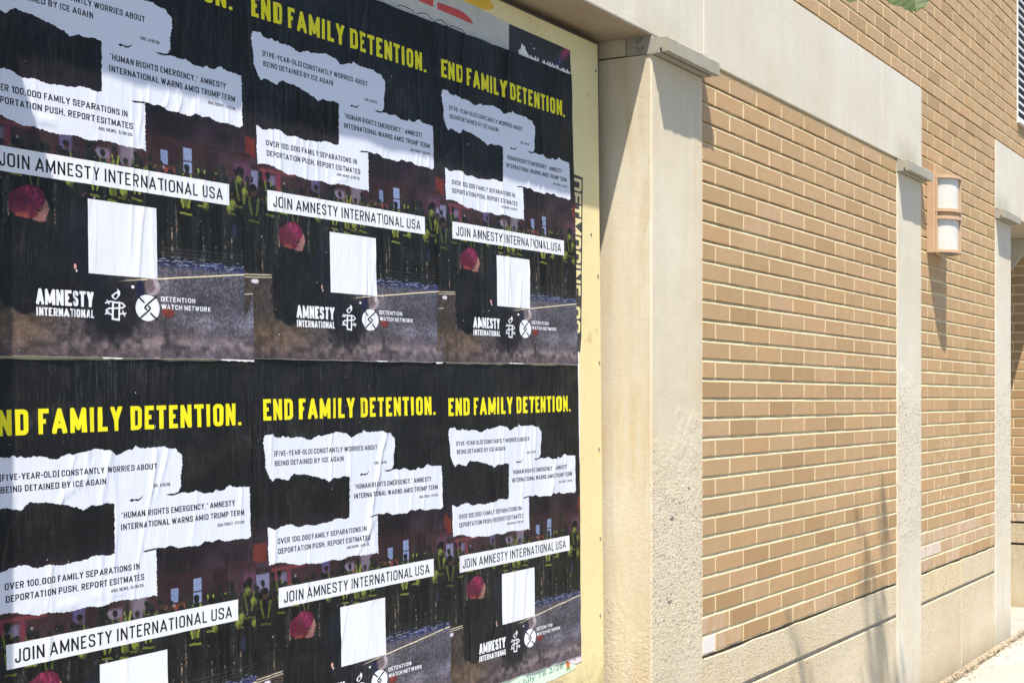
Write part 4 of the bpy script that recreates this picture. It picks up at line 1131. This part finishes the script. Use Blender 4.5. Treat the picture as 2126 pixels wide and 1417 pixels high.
q_ = random.Random(31)
sv = thing('paper_scraps', 'thin white torn paper edges left along the seam between the two poster rows', 'paper', (1.9, R, 1.585))
def sliver(x0, x1, z, h):
    n_ = max(3, int((x1-x0)/.006)); V = []; mb = MB()
    for i in range(n_+1):
        x = x0+(x1-x0)*i/n_; V += [(x, R-.0095, z - h*q_.uniform(.3, 1)), (x, R-.0095, z + .0012)]
    mb.poly(V, [(2*i, 2*i+2, 2*i+3, 2*i+1) for i in range(n_)])
    part(mb, 'torn_edge', M['paper_back'], sv)
sliver(1.862, 1.944, 1.5845, .0035); sliver(1.60, 1.64, 1.580, .002); sliver(2.30, 2.335, 1.5945, .002); sliver(2.505, 2.53, 1.5965, .003); sliver(2.80, 2.86, 1.6035, .0018)

# ------------------------------------------------------------------ older paper remnants
def sheet(mb, pts, y, th=.0004):
    mb.prism(pts, R-y-th, R-y)
def rag(a, b_, n_, amp, q):
    out = []
    for i in range(n_):
        t_ = i/n_; out.append((a[0]+(b_[0]-a[0])*t_+(q.uniform(-amp, amp) if i else 0), a[1]+(b_[1]-a[1])*t_+(q.uniform(-amp, amp) if i else 0)))
    return out
q = random.Random(3)
rem = thing('torn_poster', 'faded grey-white older poster strip with red bars, showing above the black posters', 'torn poster', (2.0, R, 2.46))
gm = flat('weathered_grey_paper', (.46, .46, .44), .8, 0, .12, .0008)
pts = [(1.95, 2.45), (2.905, 2.49)] + rag((2.9005, 2.512), (2.892, 2.550), 5, .002, q) + rag((2.8908, 2.5505), (2.8585, 2.549), 4, .001, q) + [(2.8576, 2.5485), (2.8576, 2.590), (2.771, 2.5955), (1.95, 2.640)]
mb = MB(); sheet(mb, pts, .0001); part(mb, 'paper', gm, rem)
rp = flat('faded_red_print', (.48, .06, .06), .7)
mb = MB()
sheet(mb, [(2.5645, 2.5655), (2.5640, 2.5475), (2.700, 2.5462), (2.703, 2.5480), (2.690, 2.5590), (2.672, 2.5660), (2.650, 2.5690), (2.61, 2.5680)], .0006, .0002)
sheet(mb, [(2.5500, 2.5665), (2.5490, 2.5480), (2.43, 2.5500), (2.43, 2.5670)], .0006, .0002)
part(mb, 'red_print', rp, rem)
mb = MB(); n_ = 28
sheet(mb, [(2.700 + .088*math.cos(2*math.pi*i/n_)*(1+.03*math.sin(5*i)), 2.618 + .020*math.sin(2*math.pi*i/n_)) for i in range(n_)], .0010, .0002)
part(mb, 'yellow_paint', flat('yellow_marker_paint', (.66, .42, .03), .6), rem)
def squiggle(y_off, w_, z_off):
    mb = MB()
    for x0, x1, kind in ((2.425, 2.478, 0), (2.492, 2.546, 1), (2.556, 2.604, 1), (2.612, 2.668, 0)):
        P_ = []
        for i in range(15):
            t_ = i/14; x = x0+(x1-x0)*t_
            z = 2.5095 + (.0085*math.sin(math.pi*t_) if kind else .005*min(1, 6*t_, 6*(1-t_))) + z_off
            P_.append((x, R-y_off, z))
        mb.tube(P_, w_, 5)
    return mb
part(squiggle(.0008, .0012, .0035), 'lettering_outline', flat('black_print', (.02, .02, .022), .6), rem)
part(squiggle(.0006, .0014, .0008), 'lettering_edge', M['paper_back'], rem)

bk_ = thing('torn_poster', 'torn black scrap with a pink and blue streak, above the upper right poster', 'torn poster', (2.86, R, 2.5))
def night():
    m, nt, b = nm('black_night_print')
    w = coords(nt); xyz = sep(nt, w)
    d_ = math_(nt, 'SUBTRACT', math_(nt, 'ADD', math_(nt, 'MULTIPLY', xyz[0], .72), math_(nt, 'MULTIPLY', xyz[2], -.69)), .72*3.0593-.69*2.5482)
    m1 = ramp(nt, math_(nt, 'ABSOLUTE', d_), [(.0, 1.), (.018, 0.)])
    hi = ramp(nt, math_(nt, 'DIVIDE', math_(nt, 'SUBTRACT', xyz[2], 2.5122), .06), [(.15, 0.), (.9, 1.)])
    cc = mix(nt, hi, (.03, .03, .12), (.34, .04, .12))
    side = ramp(nt, math_(nt, 'DIVIDE', math_(nt, 'SUBTRACT', xyz[0], 2.95), .14), [(.3, 0.), (.7, 1.)])
    c = mix(nt, math_(nt, 'MULTIPLY', m1, side), (.013, .014, .018), cc)
    L(nt, c, b.inputs['Base Color']); b.inputs['Roughness'].default_value = .55
    return m
mb = MB(); sheet(mb, [(2.8576, 2.590), (2.8576, 2.49), (3.152, 2.49), (3.1473, 2.5157), (3.1422, 2.5897), (3.0, 2.5905)], .0007); part(mb, 'paper', night(), bk_)
mb = MB(); q = random.Random(9)
x = 2.899
tops = []
while x < 3.146:
    z = 2.518 + (.026*max(0, 1-abs(x-2.918)/.022)) + q.uniform(0, .013) if not 2.992 < x < 3.004 else 2.5105
    tops.append((x, z)); x += q.uniform(.0025, .006)
sheet(mb, [(2.899, 2.495)] + tops + [(3.1470, 2.515), (3.1475, 2.495)], .0013, .0003)
for cx_, cz_, r_ in ((2.969, 2.549, .0022), (2.955, 2.560, .0012), (3.09, 2.540, .001)):
    sheet(mb, [(cx_+r_*1.4*math.cos(a_), cz_+r_*math.sin(a_+.4)) for a_ in (0, 1, 2, 3.2, 4.2, 5.3)], .0013, .0003)
part(mb, 'torn_edge', M['paper_back'], bk_)

rem.location += Vector((-0.0449, 0, -0.0178))  # scrap groups shifted to follow the board's scaling about the camera
bk_.location += Vector((-0.0507, 0, -0.0178))
# vertical strip with lettering running down the board edge
st = thing('vertical_poster_strip', 'narrow black strip with pale letters running downward beside the upper right poster', 'poster strip', (3.16, R, 1.65))
q = random.Random(4)
mb = MB()
pts = [(3.150, 2.204), (3.2115, 2.199)] + rag((3.2110, 2.190), (3.2025, 1.668), 14, .0008, q) + [(3.1985, 1.664), (3.196, 1.652), (3.188, 1.658), (3.180, 1.648), (3.170, 1.66), (3.150, 1.66)]
sheet(mb, pts, .0003); part(mb, 'paper', flat('worn_black_print', (.035, .034, .036), .7, 0, .3), st)
def lettering(text, x0, x1, z0, cap, y, mat, name, root, rot=None, bold=0., spacing=1.):
    P_, T_ = fit(text, x0, x1, z0, cap, bold, spacing)
    V = [(p[0], R-y, p[1]) for p in P_]
    if rot: V = [rot(v) for v in V]
    Fc = [tuple(int(i) for i in t_) for t_ in T_]
    mb = MB()
    # flat print, given a hair of thickness
    n_ = len(V); mb.poly(V, [f if not rot else f for f in Fc])
    o = part(mb, name, mat, root)
    return o
rotf = lambda v: (3.1530 + v[2]*1.02 - (v[0]/.54)*.0085, v[1], 2.192 - v[0])
pyp = flat('pale_yellow_print', (.66, .57, .30), .7, 0, .15)
xx_ = 0.0; cap_ = .050; tt = .20; depth_ = 0
for ch_ in 'DETMOCINE.CO':
    g0 = GL[ch_]; W_ = max(g0[0]*1.75, tt) if g0[0] > 0 else tt
    mb = MB()
    for pts, cl in g0[1]:
        Pp = path_pts(pts, cl, W_, tt, .10)
        Pp = [(min(max(p[0], 0), W_), min(max(p[1], 0), 1)) for p in Pp]
        for k_ in range(len(Pp)-1):
            (ax, ay), (bx, by) = Pp[k_], Pp[k_+1]; l_ = math.hypot(bx-ax, by-ay)
            if l_ < 1e-5: continue
            dx, dy = (bx-ax)/l_, (by-ay)/l_
            ex = tt/2*.98 if l_ > tt else .02
            A0 = (ax-dx*ex*(0 < ax < W_ and 0 < ay < 1), ay-dy*ex*(0 < ax < W_ and 0 < ay < 1)); A1 = (bx+dx*ex*(0 < bx < W_ and 0 < by < 1), by+dy*ex*(0 < bx < W_ and 0 < by < 1))
            depth_ += 1
            q4 = [(A0[0]-dy*tt/2, A0[1]+dx*tt/2), (A1[0]-dy*tt/2, A1[1]+dx*tt/2), (A1[0]+dy*tt/2, A1[1]-dx*tt/2), (A0[0]+dy*tt/2, A0[1]-dx*tt/2)]
            q4 = [rotf(((xx_+p[0]*cap_), R-.0008-.000004*depth_, p[1]*cap_)) for p in q4]
            mb.poly(q4, [(0, 1, 2, 3)])
    part(mb, 'letter', pyp, st)
    xx_ += (W_+.13 + (.25 if ch_ == '.' else 0))*cap_*.985
mb = MB(); q = random.Random(8)
sheet(mb, [(3.165, 1.655), (3.193, 1.655)] + rag((3.1935, 1.640), (3.198, 1.30), 8, .002, q) + [(3.196, 1.29), (3.180, 1.30)], .0002)
part(mb, 'paste_residue', M['paper_back'], st)

st.location += Vector((-0.0537, 0, -0.0073))
# pale green scrap below the lower right poster
gs = thing('torn_flyer', 'pale mint scrap with green date lettering and a carrot, below the lower right poster', 'flyer', (2.6, R, .62))
q = random.Random(12)
mb = MB()
sheet(mb, [(2.55, .72), (2.55, .600)] + rag((2.55, .604), (2.83, .622), 8, .0015, q) + rag((2.84, .628), (3.158, .650), 10, .0012, q) + [(3.170, .655), (3.176, .715), (3.10, .72)], .0003)
part(mb, 'paper', flat('mint_paper', (.60, .70, .58), .7, 0, .06, .0004), gs)
sk = lambda v: (v[0], v[1], v[2] + (v[0]-2.6)*.050)
lettering('ne \u2022 July 18 2/28', 2.845, 3.108, .6425, .0165, .0008, flat('dark_green_print', (.05, .22, .15), .6), 'lettering', gs, sk, .0)
mb = MB(); sheet(mb, [(3.121, .690), (3.127, .664), (3.1395, .6655), (3.144, .690)], .0008, .0003); part(mb, 'carrot_print', flat('orange_print', (.62, .13, .04), .6), gs)
mb = MB(); sheet(mb, [(3.1245, .6645), (3.1415, .6660), (3.1440, .6575), (3.139, .6590), (3.135, .6560), (3.130, .6585), (3.126, .6555), (3.1225, .6580)], .0008, .0003); part(mb, 'leaf_print', flat('leaf_green_print', (.24, .38, .10), .6), gs)
mb = MB(); sheet(mb, [(3.06, .684), (3.125, .686), (3.170, .668), (3.200, .671), (3.204, .690), (3.16, .696)], .0010, .0003); part(mb, 'pink_edge', flat('pale_pink_paper', (.68, .58, .62), .7), gs)
rg = thing('torn_paper_layer', 'brownish peeling paper and paste residue at the foot of the board', 'torn paper', (2.6, R, .4))
mb = MB(); q = random.Random(13)
sheet(mb, [(2.5, .61), (2.5, .30)] + rag((2.5, .30), (3.10, .33), 12, .02, q) + rag((3.12, .40), (3.10, .645), 9, .012, q) + rag((3.06, .642), (2.95, .633), 4, .002, q) + [(2.90, .628)], .0001, .0003)
part(mb, 'paper', flat('brown_paste_paper', (.47, .38, .22), .85, 0, .35, .002), rg)

gs.location += Vector((-0.0507, 0, 0.0142))
rg.location += Vector((-0.0507, 0, 0.0152))
# ------------------------------------------------------------------ street tree (its lowest leaves hang into the picture)
def leaf_mesh():
    half = [(0, 0), (.10, -.02), (.26, -.10), (.34, .02), (.52, .06), (.46, .22), (.40, .30), (.50, .42), (.36, .48), (.22, .52), (.20, .68), (.10, .80), (0, 1.0)]
    V = []; Fc = []
    for x, y in half: V.append((0 if x == 0 else 0, y, 0))
    V = [(0, y, .02*math.sin(3*y)) for _, y in half]
    nR = len(V)
    V += [(x, y, -.12*x + .10*x*x*math.sin(9*y)) for x, y in half]
    V += [(-x, y, -.12*x + .10*x*x*math.sin(8*y+1)) for x, y in half]
    n_ = len(half)
    for i in range(n_-1):
        Fc.append((i, i+1, n_+i+1, n_+i)); Fc.append((i+1, i, 2*n_+i, 2*n_+i+1))
    return V, Fc
LV, LF = leaf_mesh()
def leaf_mat():
    m, nt, b = nm('plane_leaf_green')
    g_ = N(nt, 'ShaderNodeTexCoord')
    w = coords(nt)
    n_ = noise(nt, w, 20, 4)
    c = mix(nt, n_, (.045, .075, .018), (.075, .11, .03))
    wv = N(nt, 'ShaderNodeTexWave', wave_type='BANDS', bands_direction='DIAGONAL'); wv.inputs['Scale'].default_value = 26; L(nt, w, wv.inputs['Vector'])
    c = mix(nt, math_(nt, 'MULTIPLY', wv.outputs['Fac'], .22), c, (.20, .25, .10))
    L(nt, c, b.inputs['Base Color']); b.inputs['Roughness'].default_value = .5
    tr = N(nt, 'ShaderNodeBsdfTranslucent'); tr.inputs[0].default_value = (.16, .24, .04, 1)
    ms = N(nt, 'ShaderNodeMixShader'); ms.inputs[0].default_value = .15
    L(nt, b.outputs[0], ms.inputs[1]); L(nt, tr.outputs[0], ms.inputs[2])
    L(nt, ms.outputs[0], nt.nodes['Material Output'].inputs[0])
    return m
M['leaf'] = leaf_mat()
M['bark'] = flat('mottled_bark', (.20, .17, .12), .9, 0, .35, .004)
tree = thing('street_tree', 'street tree whose lowest lobed green leaves hang into the top right of the picture', 'tree', (1.2, -3.9, 0))
mb = MB(); mb.tube([(1.2, -3.9, -.05), (1.22, -3.9, .6), (1.18, -3.88, 1.8), (1.25, -3.9, 3.2), (1.2, -3.95, 4.6), (1.3, -4.0, 6.0)], [.17, .13, .12, .105, .08, .04], 12)
part(mb, 'trunk', M['bark'], tree, True)
tips = [[(1.22, -3.9, 3.2), (1.9, -3.1, 3.9), (2.5, -2.2, 3.9), (2.78, -1.35, 3.4), (2.80, -1.10, 2.85), (2.802, -1.07, 2.62)],
        [(1.2, -3.95, 4.4), (2.2, -2.9, 5.4), (3.2, -1.75, 6.0), (3.54, -1.50, 5.75), (3.60, -1.44, 5.35)],
        [(2.2, -2.9, 5.4), (2.5, -2.0, 5.8), (2.72, -1.52, 5.6), (2.78, -1.47, 5.35)],
        [(1.2, -3.95, 4.4), (.2, -4.1, 5.4), (-.4, -4.2, 6.2)], [(1.25, -4.0, 5.0), (1.5, -5.0, 5.9), (1.5, -5.4, 6.6)]]
for t_ in tips:
    mb = MB(); n_ = len(t_); r0 = .05
    mb.tube(t_, [max(.003, r0*(1-i/(n_-.9))**1.3) for i in range(n_)], 7); part(mb, 'branch', M['bark'], tree, True)
def leaves(mb, n_, pos, size, seed):
    q = random.Random(seed)
    for i in range(n_):
        p = pos(q); s_ = size*q.uniform(.7, 1.2)
        m_ = Matrix.Translation(p) @ Matrix.Rotation(q.uniform(0, 6.28), 4, 'Z') @ Matrix.Rotation(q.uniform(1.6, 3.6), 4, 'X') @ Matrix.Rotation(q.uniform(-.6, .6), 4, 'Y') @ Matrix.Scale(s_, 4)
        mb.poly([m_ @ Vector(v) for v in LV], LF)
crown = MB()
def cp(q):
    while True:
        v = Vector((q.uniform(-1, 1), q.uniform(-1, 1), q.uniform(-1, 1)))
        if .35 < v.length < 1 and mnoise.noise(v*2.3) > -.15: break
    return Vector((1.0 + v.x*1.7, -4.1 + v.y*1.5, 6.1 + v.z*1.5))
leaves(crown, 1600, cp, .16, 21)
cr_ = part(crown, 'crown', M['leaf'], tree); cr_['kind'] = 'stuff'
tw = MB()
def along(pth, spread):
    def f_(q):
        t_ = q.random()*(len(pth)-1.001); i = int(t_); a_ = Vector(pth[i]).lerp(Vector(pth[i+1]), t_-i)
        return a_ + Vector((q.gauss(0, spread), q.gauss(0, spread), q.gauss(0, spread)))
    return f_
leaves(tw, 46, along([(3.44, -1.52, 5.80), (3.54, -1.50, 5.60), (3.62, -1.46, 5.25)], .075), .062, 5)
leaves(tw, 16, along([(3.36, -1.50, 5.40), (3.68, -1.48, 5.25)], .07), .06, 15)
leaves(tw, 9, along([(3.66, -1.42, 6.0), (3.68, -1.40, 5.75)], .03), .055, 6)
leaves(tw, 16, along([(2.70, -1.50, 5.60), (2.78, -1.47, 5.25)], .045), .055, 7)
leaves(tw, 60, along([(1.9, -3.1, 3.9), (2.2, -2.7, 4.0)], .12), .12, 8)
tl_ = part(tw, 'twig_leaves', M['leaf'], tree); tl_['kind'] = 'stuff'
# the leaves seen in the picture, tip down, facing the viewer
half = [(0,0),(.12,-.03),(.28,.02),(.42,.14),(.50,.30),(.47,.36),(.52,.42),(.46,.52),(.44,.58),(.46,.63),(.36,.72),(.33,.74),(.32,.79),(.22,.86),(.17,.87),(.14,.93),(.05,.97),(0,1)]
V_ = [(0, y, .03*math.sin(3*y)) for _, y in half] + [(x*1.05, y, -.14*x+.05*math.sin(9*y)*x) for x, y in half] + [(-x, y-.02*x, -.14*x+.06*math.sin(8*y+1)*x) for x, y in half]
n_ = len(half); F_ = []
for i in range(n_-1): F_ += [(i, i+1, n_+i+1, n_+i), (i+1, i, 2*n_+i, 2*n_+i+1)]
lm = bpy.data.meshes.new('leaf'); lm.from_pydata(V_, [], F_); lm.update(); lm.materials.append(M['leaf'])
for (x, y, z, s_, ry, yw) in ((2.803, -1.060, 2.622, .190, 3.30, 6), (2.755, -.945, 2.588, .125, 3.0, -8), (2.778, -1.000, 2.592, .115, 3.3, 12), (2.81, -1.14, 2.72, .15, 3.6, 30), (2.76, -1.02, 2.73, .15, 2.6, -20)):
    o = link('leaf', lm, tree)
    o.location = Vector((x, y, z)) - Vector(tree.location)
    o.rotation_mode = 'XYZ'
    m_ = Matrix.Rotation(math.radians(YAW-90-yw), 4, 'Z') @ Matrix.Rotation(math.radians(90-14), 4, 'X') @ Matrix.Rotation(ry, 4, 'Z')
    o.rotation_euler = m_.to_euler(); o.scale = (s_, s_, s_)
